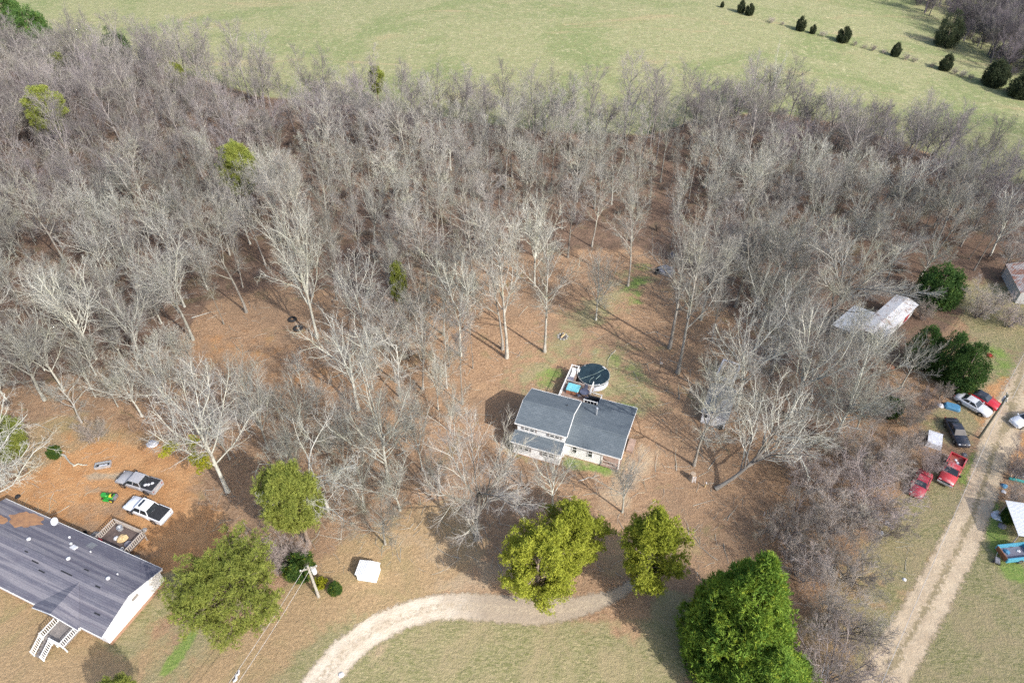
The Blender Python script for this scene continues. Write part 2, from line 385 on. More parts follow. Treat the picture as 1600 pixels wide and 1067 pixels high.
def paint(name, c, fade=0.0):
    a = N(name); col = c
    if fade: col = a.mix(a.ramp(a.noise(1.4, 4, .6), .48, .7, 0, fade), c, (.52, .40, .38))
    col = a.mix(a.ramp(a.noise(5, 5, .7), .5, .8, 0, .25), col if hasattr(col, 'is_output') else (*c, 1), tuple(x * .7 + .03 for x in c))
    a.col(col); a.p.inputs['Coat Weight'].default_value = .5; a.p.inputs['Coat Roughness'].default_value = .15; return a.done(.42, .4)
paint('silver_paint', (.38, .375, .385)); paint('white_paint', (.80, .81, .83)); paint('red_paint', (.50, .018, .03)); paint('faded_red', (.48, .045, .05), .6); paint('maroon_paint', (.33, .03, .045), .25)
paint('black_paint', (.022, .025, .035), .12); paint('pearl_silver', (.56, .57, .60)); paint('blue_paint', (.09, .36, .50)); paint('tractor_green', (.03, .30, .04)); plain('yellow_paint', (.75, .60, .05), (.6, .5, .05), 5, .5)
plain('lamp_red', (.45, .02, .02), (.3, .01, .01), 8, .3); plain('lamp_clear', (.75, .77, .8), (.6, .62, .65), 8, .15, .6); plain('rust', (.28, .13, .07), (.18, .09, .06), 4, .95, .1)
plain('bed_liner', (.022, .023, .026), (.04, .04, .043), 4, .8); plain('red_bed', (.34, .10, .08), (.22, .08, .06), 3, .8); plain('bright_blue', (.09, .25, .40), (.06, .20, .34), 4, .6); plain('teal', (.05, .38, .36), (.04, .28, .28), 4, .5)
plain('junk_white', (.70, .71, .74), (.5, .5, .52), 3, .6); plain('junk_grey', (.25, .25, .27), (.12, .12, .13), 3, .8); plain('log_wood', (.42, .34, .25), (.3, .23, .17), 3, .95); plain('cut_wood', (.62, .46, .24), (.5, .36, .2), 4, .9)
plain('leaf_fill', (.38, .24, .15), (.26, .16, .10), 3, 1, .05); plain('pine_straw', (.42, .235, .125), (.28, .16, .10), 1.5, 1, .05); plain('concrete', (.42, .41, .39), (.33, .32, .3), 3, .95); plain('ash', (.16, .15, .145), (.08, .075, .07), 3, 1, .05); plain('stone', (.36, .345, .33), (.22, .21, .2), 2, .95)
M = MATS

# ------------------------------------------------------------------ the ground
def axis_lines(lo, hi, step, far0, far1, g=1.22):
    a = list(np.arange(lo, hi + .01, step)); s = step
    while a[-1] < far1: s *= g; a.append(a[-1] + s)
    s = step; b = []
    x = lo
    while x > far0: s *= g; x -= s; b.append(x)
    return np.array(b[::-1] + a)
def seg_dist(X, Y, pts):
    d = np.full(X.shape, 1e9)
    for (ax, ay), (bx, by) in zip(pts[:-1], pts[1:]):
        vx, vy = bx - ax, by - ay; t = np.clip(((X - ax) * vx + (Y - ay) * vy) / max(1e-6, vx * vx + vy * vy), 0, 1)
        d = np.minimum(d, np.hypot(X - ax - t * vx, Y - ay - t * vy))
    return d
FIELD_X = [-2000, -100, 60, 250, 400, 560, 700, 850, 1000, 1040, 1075, 1200, 1330, 1430, 1500, 1600, 3600]
FIELD_Y = [60, 62, 85, 105, 150, 165, 185, 205, 212, 205, 190, 175, 195, 232, 262, 292, 800]
def ground():
    gx = axis_lines(-115, 115, 1.1, -3200, 3200); gy = axis_lines(16, 180, 1.1, -1500, 5200)
    X, Y = np.meshgrid(gx, gy); Z = gh(X, Y)
    V = np.stack([X, Y, Z], -1).reshape(-1, 3); nx, ny = len(gx), len(gy)
    i = np.arange(nx * ny).reshape(ny, nx)
    q = np.stack([i[:-1, :-1], i[:-1, 1:], i[1:, 1:], i[1:, :-1]], -1).reshape(-1, 4)
    me = npmesh('ground', V, quads=q, mats=[M['ground']], smooth=True)
    def zone(brushes):
        w = np.zeros(X.shape)
        for pts, r, soft, val in brushes:
            P = [tuple(at(*p)[:2]) for p in pts]; P = P if len(P) > 1 else P * 2
            d = seg_dist(X, Y, P); w = np.maximum(w, val * (1 - sstep(r - soft, r + soft, d)))
        return w
    grass = zone([([(600, 1060), (700, 1050), (790, 1050)], 7, 3, .85), ([(560, 1100), (900, 1100)], 9, 4, .9), ([(1480, 1080), (1600, 960), (1640, 900)], 9, 4, .9), ([(1420, 1090), (1470, 1000)], 6, 3, .7), ([(1500, 960), (1580, 890)], 6, 3, .7),
                  ([(1400, 880), (1450, 800), (1480, 770)], 4, 3, .7), ([(1370, 960), (1410, 900)], 4, 3, .6), ([(1560, 480), (1590, 540), (1570, 600)], 8, 4, .7), ([(1480, 670), (1540, 640), (1560, 600)], 4, 3, .6), ([(200, 985), (250, 920), (270, 900)], 3.5, 3, .75), ([(260, 1060), (310, 980)], 3, 2, .6),
                  ([(830, 590), (880, 530), (1000, 430)], 4.5, 4, .55), ([(950, 560), (1000, 620), (960, 610)], 4.5, 3, .6), ([(640, 1010), (760, 1000)], 4, 3, .6), ([(810, 700), (960, 730)], 2.0, 1.5, .75), ([(1060, 960), (1030, 1040)], 3, 2, .8)])
    lush = zone([([(845, 595), (868, 580)], 1.6, 1.5, .62), ([(940, 632), (985, 640)], 1.5, 1.2, .6), ([(890, 722), (950, 735)], 1.0, 1, .7), ([(1545, 790), (1565, 860), (1590, 900)], 1.6, 1.3, .75), ([(262, 1050), (295, 990)], .7, .6, .95), ([(985, 470), (1005, 420)], 2.5, 2, .5), ([(1565, 555), (1580, 585)], 3, 2, .55), ([(1505, 760), (1530, 715)], 1.3, 1, .6), ([(960, 560), (985, 590)], 2.5, 2, .45)])
    dry = zone([([(400, 1060), (500, 960), (560, 910), (680, 850)], 6, 3, .85), ([(-40, 960), (60, 1000), (140, 1060)], 7, 3, .9), ([(200, 1040), (360, 1060)], 4, 3, .7), ([(80, 690), (150, 720), (240, 730)], 5.5, 3, .8), ([(1290, 1080), (1360, 960), (1440, 820)], 5, 3, .75), ([(1450, 980), (1600, 1060)], 10, 4, .6),
                ([(960, 870), (1060, 850)], 3, 2, .6), ([(1550, 460), (1600, 500)], 5, 3, .6), ([(330, 560), (420, 560), (470, 500)], 6, 4, .3), ([(760, 1000), (1000, 990)], 3, 2, .5)])
    red = zone([([(235, 815), (300, 830), (310, 850)], 3.8, 2.5, .9), ([(60, 775), (140, 735), (250, 740)], 5.5, 3.0, .78), ([(340, 540), (420, 560), (500, 590)], 6, 4, .42), ([(200, 770), (290, 790)], 2.5, 2, .6), ([(250, 880), (300, 850)], 2, 1.5, .75), ([(1600, 620), (1575, 650), (1590, 690)], 4.5, 3, .8), ([(60, 800), (140, 800), (200, 840)], 2.5, 2, .5), ([(110, 700), (200, 700)], 6, 4, .42)])
    pale = zone([([(140, 745), (185, 742)], .8, .7, .75), ([(60, 770), (150, 765), (230, 745)], 1.2, 1.2, .42), ([(200, 780), (265, 825)], 1.2, 1.2, .4), ([(670, 865), (740, 880), (780, 900)], 2.5, 2.5, .5), ([(955, 790), (985, 740), (1010, 710)], 2.5, 2, .6), ([(700, 905), (860, 905)], 3, 2.5, .5), ([(1560, 690), (1600, 640)], 3, 2, .4), ([(560, 1060), (620, 990)], 1.5, 1, .4), ([(620, 840), (700, 850)], 2, 2, .5)])
    px, py = proj(np.stack([X, Y, Z], -1)); D = (np.stack([X, Y, Z], -1) - CO) @ FW
    fy = np.interp(px, FIELD_X, FIELD_Y)
    fld = np.where((D > 0), sstep(-14, 14, fy - py), 0.0); fld = np.where(Y < 60, 0, fld); fld = np.where(Y > 330, 1, fld)
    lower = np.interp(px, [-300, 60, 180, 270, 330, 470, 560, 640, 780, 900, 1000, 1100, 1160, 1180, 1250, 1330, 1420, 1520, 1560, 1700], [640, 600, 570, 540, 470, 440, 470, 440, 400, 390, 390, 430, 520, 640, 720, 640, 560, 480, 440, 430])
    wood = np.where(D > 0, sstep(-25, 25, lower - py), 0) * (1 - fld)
    for nm, ch in (('zone_a', (grass, dry, red, pale)), ('zone_b', (fld, lush, wood, np.ones(X.shape)))):
        at_ = me.attributes.new(nm, 'FLOAT_COLOR', 'POINT'); at_.data.foreach_set('color', np.stack(ch, -1).astype(np.float32).ravel())
    o = bpy.data.objects.new('ground', me); link(o); tag(o, kind='structure')
ground()

def smooth_path(pts, n):
    P = np.array(pts, float); P = np.vstack([2 * P[0] - P[1], P, 2 * P[-1] - P[-2]]); out = []
    for i in range(1, len(P) - 2):
        for t in np.linspace(0, 1, n, endpoint=False):
            a, b, c, d = P[i - 1], P[i], P[i + 1], P[i + 2]
            out.append(.5 * (2 * b + (c - a) * t + (2 * a - 5 * b + 4 * c - d) * t * t + (3 * b - a - 3 * c + d) * t ** 3))
    out.append(P[-2]); return np.array(out)
def lane(name, spec, mat, lift, fade0, fade1):
    """spec: (px, py, half width m)"""
    pts = [(*at(x, y)[:2], w) for x, y, w in spec]; S = smooth_path(pts, 10); n = len(S)
    T = np.gradient(S[:, :2], axis=0); T /= np.linalg.norm(T, axis=1)[:, None]; Nn = np.stack([-T[:, 1], T[:, 0]], 1)
    acr = np.linspace(-1, 1, 9); V = []; A = []; L = []
    for i in range(n):
        for a in acr:
            p = S[i, :2] + Nn[i] * a * S[i, 2] * 1.25; V.append((p[0], p[1], float(gh(*p)) + lift)); A.append(abs(a))
            u = i / (n - 1); L.append((fade0 and max(0, .12 - u) * 6 or 0) + (fade1 and max(0, u - (1 - fade1)) / fade1 * .9 or 0))
    idx = np.arange(n * 9).reshape(n, 9); q = np.stack([idx[:-1, :-1], idx[:-1, 1:], idx[1:, 1:], idx[1:, :-1]], -1).reshape(-1, 4)
    me = npmesh(name, V, quads=q, mats=[mat], smooth=True)
    for nm, d in (('across', A), ('along', L), ('travel', np.repeat(np.linspace(0, 1, n), 9))):
        t = me.attributes.new(nm, 'FLOAT', 'POINT'); t.data.foreach_set('value', np.array(d, np.float32))
    o = bpy.data.objects.new(name, me); link(o); tag(o, kind='structure'); return o
lane('driveway', [(478, 1110, 1.75), (504, 1060, 1.65), (552, 1008, 1.55), (612, 970, 1.45), (690, 948, 1.45), (760, 949, 1.45), (830, 953, 1.5), (900, 948, 1.5), (960, 930, 1.4), (1003, 900, 1.3), (1020, 866, 1.2)], M['drive_dirt'], .006, 0, .38)
lane('dirt_road', [(1346, 1110, 1.9), (1380, 1060, 1.85), (1434, 972, 1.8), (1474, 898, 1.75), (1508, 832, 1.7), (1533, 768, 1.65), (1553, 705, 1.8), (1576, 650, 2.8), (1592, 590, 3.0), (1612, 520, 3.0)], M['road_dirt'], .006, 0, .3)

# ------------------------------------------------------------------ plants: branch growth in numpy
def nrm(v): return v / np.maximum(1e-9, np.linalg.norm(v, axis=-1, keepdims=True))
def polyline(start, d, length, S, up, wig, rng):
    """start (N,3), d (N,3), length (N,) -> (N,S+1,3)"""
    Nn = len(start); P = np.zeros((Nn, S + 1, 3)); P[:, 0] = start; d = d.copy(); st = (length / S)[:, None]
    for i in range(S):
        P[:, i + 1] = P[:, i] + d * st
        d = nrm(d + np.array([0, 0, up]) + rng.normal(0, wig, (Nn, 3)))
    return P
def spawn(P, Rr, n, t0, t1, ang, sd, lf, tap, S, up, wig, r0, r1, rng, flat=0.0):
    Np, S1 = P.shape[:2]; Sg = S1 - 1
    k = np.tile(np.arange(n), Np); idx = np.repeat(np.arange(Np), n)
    t = t0 + (t1 - t0) * np.clip((k + rng.uniform(0, 1, len(k))) / n, 0, 1)
    f = t * Sg; j = np.minimum(f.astype(int), Sg - 1); u = (f - j)[:, None]
    pos = P[idx, j] * (1 - u) + P[idx, j + 1] * u; T = nrm(P[idx, j + 1] - P[idx, j])
    pr = Rr[idx, j] * (1 - u[:, 0]) + Rr[idx, j + 1] * u[:, 0]
    ref = np.where(np.abs(T[:, 2:3]) < .9, np.array([[0, 0, 1.]]), np.array([[1., 0, 0]]))
    U = nrm(np.cross(T, ref)); V = np.cross(T, U)
    az = k * 2.39996 + np.repeat(rng.uniform(0, 6.28, Np), n) + rng.normal(0, .5, len(k))
    a = np.radians(rng.normal(ang, sd, len(k)))[:, None]
    D = nrm(np.cos(a) * T + np.sin(a) * (np.cos(az)[:, None] * U + np.sin(az)[:, None] * V))
    plen = np.linalg.norm(np.diff(P, axis=1), axis=2).sum(1)[idx]
    L = plen * lf * (1 - tap * t) * rng.uniform(.65, 1.25, len(k))
    Q = polyline(pos, D, L, S, up, wig, rng)
    ra = np.minimum(pr * .8, r0 * L); rb = np.maximum(ra * .3, r1) if r1 else ra * .3
    ra = np.maximum(ra, r1 or 0)
    rr = ra[:, None] + (rb - ra)[:, None] * np.linspace(0, 1, S + 1)[None, :]
    return Q, rr
def tubes(P, Rr, k):
    Nn, S1 = P.shape[:2]
    T = np.empty_like(P); T[:, 1:-1] = P[:, 2:] - P[:, :-2]; T[:, 0] = P[:, 1] - P[:, 0]; T[:, -1] = P[:, -1] - P[:, -2]; T = nrm(T)
    m = T.mean(1, keepdims=True); ref = np.where(np.abs(m[..., 2:3]) < .85, np.array([0, 0, 1.]), np.array([1., 0, 0]))
    U = nrm(np.cross(T, np.broadcast_to(ref, T.shape))); W = np.cross(T, U)
    a = np.arange(k) * 2 * np.pi / k
    V = P[:, :, None] + Rr[:, :, None, None] * (np.cos(a)[None, None, :, None] * U[:, :, None] + np.sin(a)[None, None, :, None] * W[:, :, None])
    i = np.arange(Nn * S1 * k).reshape(Nn, S1, k); nx = np.roll(i, -1, 2)
    q = np.stack([i[:, :-1], nx[:, :-1], nx[:, 1:], i[:, 1:]], -1).reshape(-1, 4)
    return V.reshape(-1, 3), q
def cat(parts):
    vs, qs, o = [], [], 0
    for v, q in parts: vs.append(v); qs.append(q + o); o += len(v)
    return np.concatenate(vs), np.concatenate(qs)

def bare_tree(kind, seed, h, lean=(0, 0), bend=0.0):
    """returns ((verts, quads) of trunk and limbs, (verts, quads) of branches and twigs)"""
    g = NP(seed); tr = []; cr = []
    def trunk(H, S, r0, r1, wig, lean):
        P = np.zeros((1, S + 1, 3)); d = np.array([lean[0], lean[1], 1.0]); d /= np.linalg.norm(d)
        for i in range(S):
            P[0, i + 1] = P[0, i] + d * H / S; d = d + g.normal(0, wig, 3) * [1, 1, .3] + np.array([0, 0, bend]); d /= np.linalg.norm(d)
        rr = r0 + (r1 - r0) * np.linspace(0, 1, S + 1) ** .8; rr[0] *= 1.35
        return P, rr[None]
    if kind == 'tall':
        P0, R0 = trunk(h * .93, 10, .0115 * h, .03, .035, lean)
        P1, R1 = spawn(P0, R0, 15, .34, .97, 36, 10, .52, .52, 7, .055, .10, .0125, .012, g)
        P2, R2 = spawn(P1, R1, 11, .2, 1, 36, 12, .42, .5, 5, .06, .13, .0125, .009, g)
        P3, R3 = spawn(P2, R2, 7, .15, 1, 38, 13, .52, .4, 3, .06, .16, .011, .0072, g)
        P4, R4 = spawn(P3, R3, 5, .15, 1, 36, 13, .64, .3, 2, .05, .16, .010, .0046, g)
    elif kind == 'slim':
        P0, R0 = trunk(h * .95, 10, .0080 * h, .02, .03, lean)
        P1, R1 = spawn(P0, R0, 14, .45, .98, 32, 9, .25, .35, 5, .12, .11, .015, .010, g)
        P2, R2 = spawn(P1, R1, 9, .2, 1, 36, 12, .5, .5, 4, .08, .14, .013, .008, g)
        P3, R3 = spawn(P2, R2, 7, .15, 1, 36, 12, .54, .4, 3, .06, .15, .011, .007, g)
        P4, R4 = spawn(P3, R3, 4, .15, 1, 34, 12, .66, .3, 2, .05, .15, .010, .0055, g)
    elif kind == 'oak':
        P0, R0 = trunk(h * .50, 8, .0135 * h, .008 * h, .05, lean)
        P1, R1 = spawn(P0, R0, 13, .38, 1.0, 38, 11, 1.12, .25, 9, .045, .10, .0112, .014, g)
        P2, R2 = spawn(P1, R1, 12, .18, 1, 38, 12, .42, .45, 6, .05, .13, .0125, .010, g)
        P3, R3 = spawn(P2, R2, 8, .12, 1, 38, 13, .48, .4, 4, .04, .15, .011, .0075, g)
        P4, R4 = spawn(P3, R3, 5, .12, 1, 36, 14, .58, .3, 2, .03, .16, .010, .0046, g)
    elif kind == 'fine':
        P0, R0 = trunk(h * .42, 6, .012 * h, .009 * h, .05, lean)
        P1, R1 = spawn(P0, R0, 11, .35, 1, 32, 10, 1.25, .2, 7, .03, .12, .010, .010, g)
        P2, R2 = spawn(P1, R1, 12, .2, 1, 32, 10, .42, .45, 5, .05, .13, .011, .008, g)
        P3, R3 = spawn(P2, R2, 8, .12, 1, 30, 11, .55, .4, 3, .05, .13, .010, .0065, g)
        P4, R4 = spawn(P3, R3, 6, .12, 1, 30, 11, .7, .3, 2, .04, .13, .008, .0045, g)
    elif kind == 'bush':
        n = 11; a = g.uniform(0, 6.28, n); tl = g.uniform(.1, .7, n)
        d = nrm(np.stack([np.cos(a) * tl, np.sin(a) * tl, np.ones(n)], -1)); st = np.stack([np.cos(a) * .25, np.sin(a) * .25, np.full(n, -.05)], -1)
        P0 = polyline(st, d, h * g.uniform(.6, .95, n), 7, .0, .12, g); R0 = np.repeat((.010 * h + (.006 - .010 * h) * np.linspace(0, 1, 8))[None], n, 0)
        P1, R1 = spawn(P0, R0, 9, .15, 1, 38, 11, .45, .4, 5, .04, .14, .010, .007, g)
        P2, R2 = spawn(P1, R1, 8, .12, 1, 36, 12, .5, .4, 3, .04, .15, .010, .0055, g)
        P3, R3 = spawn(P2, R2, 6, .12, 1, 34, 12, .6, .3, 2, .03, .15, .009, .0042, g)
        P4, R4 = spawn(P3[::2], R3[::2], 2, .2, 1, 32, 12, .7, .3, 2, .03, .12, .008, .0042, g)
    else:                                              # crooked, half dead: white limbs, fewer twigs
        P0, R0 = trunk(h * .60, 8, .0125 * h, .008 * h, .07, lean)
        P1, R1 = spawn(P0, R0, 11, .28, 1, 46, 13, .85, .2, 9, .03, .17, .0125, .016, g)
        P2, R2 = spawn(P1, R1, 9, .18, 1, 46, 15, .42, .4, 6, .02, .2, .013, .011, g)
        P3, R3 = spawn(P2, R2, 7, .15, 1, 42, 15, .48, .4, 4, .01, .2, .012, .008, g)
        P4, R4 = spawn(P3, R3, 4, .2, 1, 44, 14, .55, .3, 2, .0, .2, .012, .006, g)
    tr = [tubes(P0, R0, 7), tubes(P1, R1, 5)]; b2, b3, b4 = tubes(P2, R2, 4), tubes(P3, R3, 3), tubes(P4, R4, 3)
    nb = len(b2[1]) + len(b3[1])
    return cat(tr), cat([b2, b3, b4]), np.concatenate([np.zeros(nb), np.ones(len(b4[1]))])

BARK = {'tall': ('bark', 'branch', 'twig'), 'slim': ('bark', 'branch', 'twig'), 'oak': ('silver_bark', 'silver_branch', 'twig'), 'fine': ('bark', 'branch', 'twig'), 'bush': ('brown_twig',) * 3, 'dead': ('white_bark', 'white_bark', 'silver_branch')}
class Proto:
    def __init__(s, kind, seed, h, lean=(0, 0), bend=0.0, mats=None):
        s.kind = kind; s.h = h; m = mats or BARK[kind]
        s.a, s.b, s.k = bare_tree(kind, seed, h, lean, bend); s.m = m
        s.trunk = npmesh('trunk', *s.a, mats=[M[m[0]]], smooth=True); s.crown = npmesh('crown', *s.b, mats=[M[m[1]], M[m[2]]], mi=s.k)
        s.top = float(max(s.a[0][:, 2].max(), s.b[0][:, 2].max()))
        r = np.hypot(s.b[0][:, 0], s.b[0][:, 1]); s.rad = float(np.percentile(r, 95))
    def place(s, name, label, cat_, loc, h, rz, group=None, wide=1.0, tilt=(0, 0)):
        o = bpy.data.objects.new(name, None); o.empty_display_size = .5; o.location = loc; k = h / s.top
        o.scale = (k * wide, k * wide, k); o.rotation_euler = (tilt[0], tilt[1], rz); link(tag(o, label, cat_, group))
        for nm, me in (('trunk', s.trunk), ('crown', s.crown)): link(bpy.data.objects.new(nm, me), o)
        return o
PT = {'tall': [Proto('tall', 11, 19), Proto('tall', 12, 19), Proto('tall', 13, 19)], 'slim': [Proto('slim', 21, 17), Proto('slim', 22, 17), Proto('slim', 23, 17)],
      'oak': [Proto('oak', 31, 15), Proto('oak', 32, 15), Proto('oak', 33, 15), Proto('oak', 34, 14)], 'fine': [Proto('fine', 41, 12), Proto('fine', 42, 12)],
      'bush': [Proto('bush', 51, 4.5), Proto('bush', 52, 4.5)], 'dead': [Proto('dead', 61, 13), Proto('dead', 62, 13)]}

# --- trees one can single out: (base px, base py, top py, kind, width factor, label)
SOLO = [
 (302, 531, 335, 'oak', .8, 'tall bare tree with forked white limbs at the left edge of the bare clearing'),
 (350, 507, 405, 'slim', 1.0, 'slender bare tree just right of the forked white tree by the clearing'),
 (385, 488, 285, 'tall', 1.0, 'straight tall bare trunk with round crown at the top of the clearing'),
 (496, 528, 300, 'oak', .68, 'bare tree beside the two black tyres at the clearing edge'),
 (488, 463, 250, 'tall', .9, 'bare tree standing behind the tree with the black tyres'),
 (633, 501, 360, 'slim', .9, 'thin bare tree beside the narrow green young pine uphill left of the house'),
 (356, 768, 562, 'oak', .85, 'spreading white-limbed tree with mistletoe above the parked silver pickup'),
 (420, 702, 565, 'oak', .8, 'bare crown just right of the mistletoe tree, above the pine'),
 (608, 759, 545, 'oak', .78, 'big grey-green bare tree with many upright limbs left of the house shadow'),
 (513, 797, 640, 'dead', .95, 'crooked white bare tree right behind the upper pine'),
 (602, 850, 760, 'fine', 1.0, 'small twiggy bare tree beside the little white shed'),
 (745, 843, 652, 'fine', .85, 'wide bare tree standing in front of the house, left of the junipers'),
 (863, 797, 690, 'oak', .8, 'small bare tree between the house front and the left juniper'),
 (972, 800, 705, 'oak', .75, 'pale twiggy small tree between the two bright junipers and the house corner'),
 (1084, 727, 545, 'tall', 1.05, 'tall pale bare tree beside the stump, in front of the grey shed'),
 (723, 632, 470, 'slim', .9, 'thin bare trunk left of the house shadow'),
 (792, 559, 325, 'tall', 1.0, 'tall straight bare tree behind the house, right one of a close pair'),
 (785, 546, 330, 'tall', .9, 'tall straight bare tree behind the house, left one of a close pair'),
 (851, 550, 355, 'tall', 1.05, 'bare tree with two pale stems beside the fire pit'),
 (931, 500, 385, 'oak', .75, 'dark-trunked bare tree leaning right, uphill from the pool'),
 (981, 447, 285, 'tall', .95, 'tall bare tree above the dark-trunked leaning tree'),
 (1046, 544, 325, 'tall', 1.15, 'big bare tree right of the pool, below the junk heap'),
 (1059, 583, 345, 'tall', 1.0, 'mossy yellow-green bare trunk leaning right, nearest the pool on its right'),
 (835, 447, 295, 'oak', .8, 'curved dark bare tree deep behind the fire pit'),
 (740, 462, 255, 'tall', .9, 'tall bare tree with moss on its trunk, up the slope left of the pair'),
 (720, 556, 375, 'oak', .7, 'white-topped bare tree left of the close pair behind the house'),
 (739, 576, 455, 'slim', .7, 'thin short bare tree beside the white-topped tree'),
 (671, 473, 300, 'tall', .9, 'bare tree on the slope above the narrow green young pine'),
 (685, 640, 545, 'oak', .62, 'low knotty bare tree at the edge of the house clearing'),
 (1105, 652, 545, 'oak', .7, 'young bare tree with a fan of branches left of the grey shed'),
 (1150, 640, 470, 'oak', .9, 'bare tree leaning over the roof of the grey shed'),
 (1235, 650, 465, 'oak', 1.0, 'huge silvery bare oak right of the grey shed'),
 (1300, 690, 530, 'oak', 1.0, 'silvery bare oak beside the thicket, left of the camper shell'),
 (1205, 585, 440, 'oak', .95, 'bare oak directly above the grey shed'),
 (1150, 480, 315, 'fine', 1.25, 'broad rounded bare tree with olive twigs above the grey shed'),
 (1285, 520, 350, 'fine', 1.2, 'dense dome of fine brown twigs left of the rusty mobile home'),
 (1215, 470, 315, 'fine', .9, 'smaller dome of fine twigs next to the olive bare tree'),
 (1409, 602, 520, 'oak', .9, 'white-limbed bare tree between rusty mobile home and parked cars'),
 (1370, 570, 500, 'fine', .8, 'grey bare tree reaching over the near end of the rusty mobile home'),
 (10, 815, 650, 'dead', .9, 'white spreading bare tree at the left edge beside the dark roof'),
 (128, 660, 580, 'dead', .9, 'crooked white dead tree at the edge of the pickup clearing'),
 (222, 650, 555, 'oak', .9, 'low bare tree bent left over the pickup clearing'),
 (70, 625, 480, 'oak', 1.0, 'bare tree behind the green pine at the left edge'),
 (150, 560, 405, 'oak', .95, 'silvery spreading bare tree left of the bare clearing'),
 (225, 570, 420, 'oak', .9, 'silvery bare tree touching the left side of the bare clearing'),
 (560, 640, 480, 'oak', .95, 'pale bare tree at the right side of the bare clearing'),
 (575, 540, 380, 'oak', .8, 'bare tree at the upper right of the bare clearing'),
 (625, 620, 500, 'dead', .8, 'white bare tree between the clearing and the house shadow'),
 (1330, 620, 480, 'oak', .9, 'silvery bare tree below the near end of the mobile home'),
 (1180, 545, 400, 'oak', .8, 'bare tree rising behind the leaf-filled trailer'),
 (1095, 500, 340, 'oak', .75, 'pale bare tree right of the scrap heap'),
 (470, 760, 640, 'oak', .6, 'small pale bare tree directly behind the upper pine crown'),
 (545, 745, 630, 'oak', .7, 'bare tree between the crooked white tree and the grey-green tree'),
 (660, 735, 620, 'oak', .6, 'small bare tree right of the big grey-green tree'),
 (400, 640, 540, 'oak', .7, 'low bare tree at the lower edge of the bare clearing'),
 (275, 660, 530, 'oak', .8, 'bare tree above the pickup clearing, left of the mistletoe tree'),
 (480, 690, 570, 'oak', .7, 'bare tree below the right side of the bare clearing'),
 (635, 690, 570, 'slim', .9, 'thin upright bare tree above the small bare tree left of the house'),
 (100, 610, 470, 'oak', .8, 'pale bare tree behind the crooked white dead tree'),
]
SOLO = [s for s in SOLO if s[5]]
taken = []
for i, (bx, by, ty, kind, wd, lab) in enumerate(SOLO):
    p = at(bx, by); h = hgt(bx, by, ty); pr = PT[kind][i % len(PT[kind])]
    o_ = pr.place('bare_tree', lab, 'tree', p, h, 3.6 if 'mistletoe above' in lab else rnd.uniform(0, 6.28), None, wd); taken.append((p[0], p[1], 2.6))
    if 'mistletoe above' in lab:                       # where its limbs are, for the mistletoe that grows on them
        v_ = pr.a[0] * np.array(o_.scale); c_, s_ = math.cos(o_.rotation_euler[2]), math.sin(o_.rotation_euler[2])
        LIMBS = np.stack([c_ * v_[:, 0] - s_ * v_[:, 1], s_ * v_[:, 0] + c_ * v_[:, 1], v_[:, 2]], -1) + np.array(p); LIMBS = LIMBS[v_[:, 2] > 3]
# the leaning oak in front of the grey shed has a shape of its own
lp = Proto('oak', 77, 19, lean=(1.5, .45), bend=.05, mats=('bark', 'silver_branch', 'twig'))
q = at(1118, 764); lp.place('leaning_tree', 'big bare tree with dark curved base leaning right, in front of the grey shed', 'tree', q, lp.top, 0.0); taken.append((q[0], q[1], 3))
for bx, by, ty, lab in ((1166, 170, 85, 'leafless broken snag standing at the field edge'), (1190, 185, 60, 'thin dark leaning snag at the field edge, right of the broken one')):
    PT['dead'][by % 2].place('dead_snag', lab, 'tree', at(bx, by), hgt(bx, by, ty), 1.0, None, .28); taken.append((*at(bx, by)[:2], 2))

# --- groves: trees that stand close together below the woods
GLOOK = {'tall': 'tall upright bare tree ', 'slim': 'thin bare tree ', 'oak': 'spreading pale bare tree ', 'fine': 'round fine-twigged bare tree '}
def grove(boxes, gap, seed, where, group, kinds_, hr):
    gg = NP(seed); pts = []
    for x0, x1, y0, y1 in boxes:
        for _ in range(500):
            p = at(gg.uniform(x0, x1), gg.uniform(y0, y1))
            if all((p[0] - a) ** 2 + (p[1] - b) ** 2 > gap * gap for a, b, _r in taken) and all(math.hypot(p[0] - a, p[1] - b) > r for a, b, r in KEEP): taken.append((p[0], p[1], 3.0)); pts.append(p)
    for p in pts:
        k = kinds_[int(gg.integers(len(kinds_)))]; pr = PT[k][int(gg.integers(len(PT[k])))]
        pr.place('bare_tree', GLOOK[k] + where, 'tree', p, gg.uniform(*hr) * (.9 if k in ('fine', 'oak') else 1.05), gg.uniform(0, 6.28), group, gg.uniform(.7, .95), (gg.normal(0, .05), gg.normal(0, .05)))
KEEP = [(28.5, 66, 6.5), (25.5, 61, 4), (31.8, 72.9, 3), (55, 80, 6), (*at(215, 750)[:2], 8), (*at(480, 850)[:2], 3), (*at(1118, 764)[:2], 4)]
grove([(545, 715, 600, 700), (440, 700, 690, 765), (560, 690, 770, 800)], 3.9, 31, 'in the grove between the bare clearing and the house', 'trees of the grove left of the house', ('oak', 'oak', 'fine', 'slim'), (8, 12))
grove([(60, 300, 560, 640), (180, 330, 575, 650), (300, 430, 640, 720), (440, 500, 600, 690)], 4.0, 32, 'in the tangle above the parked pickups', 'trees of the tangle above the pickups', ('oak', 'oak', 'fine'), (8, 11.5))
grove([(1110, 1250, 440, 560), (1170, 1340, 540, 700)], 4.6, 33, 'in the silvery grove around the grey shed', 'trees of the grove around the grey shed', ('oak', 'oak', 'fine', 'tall'), (11, 15))

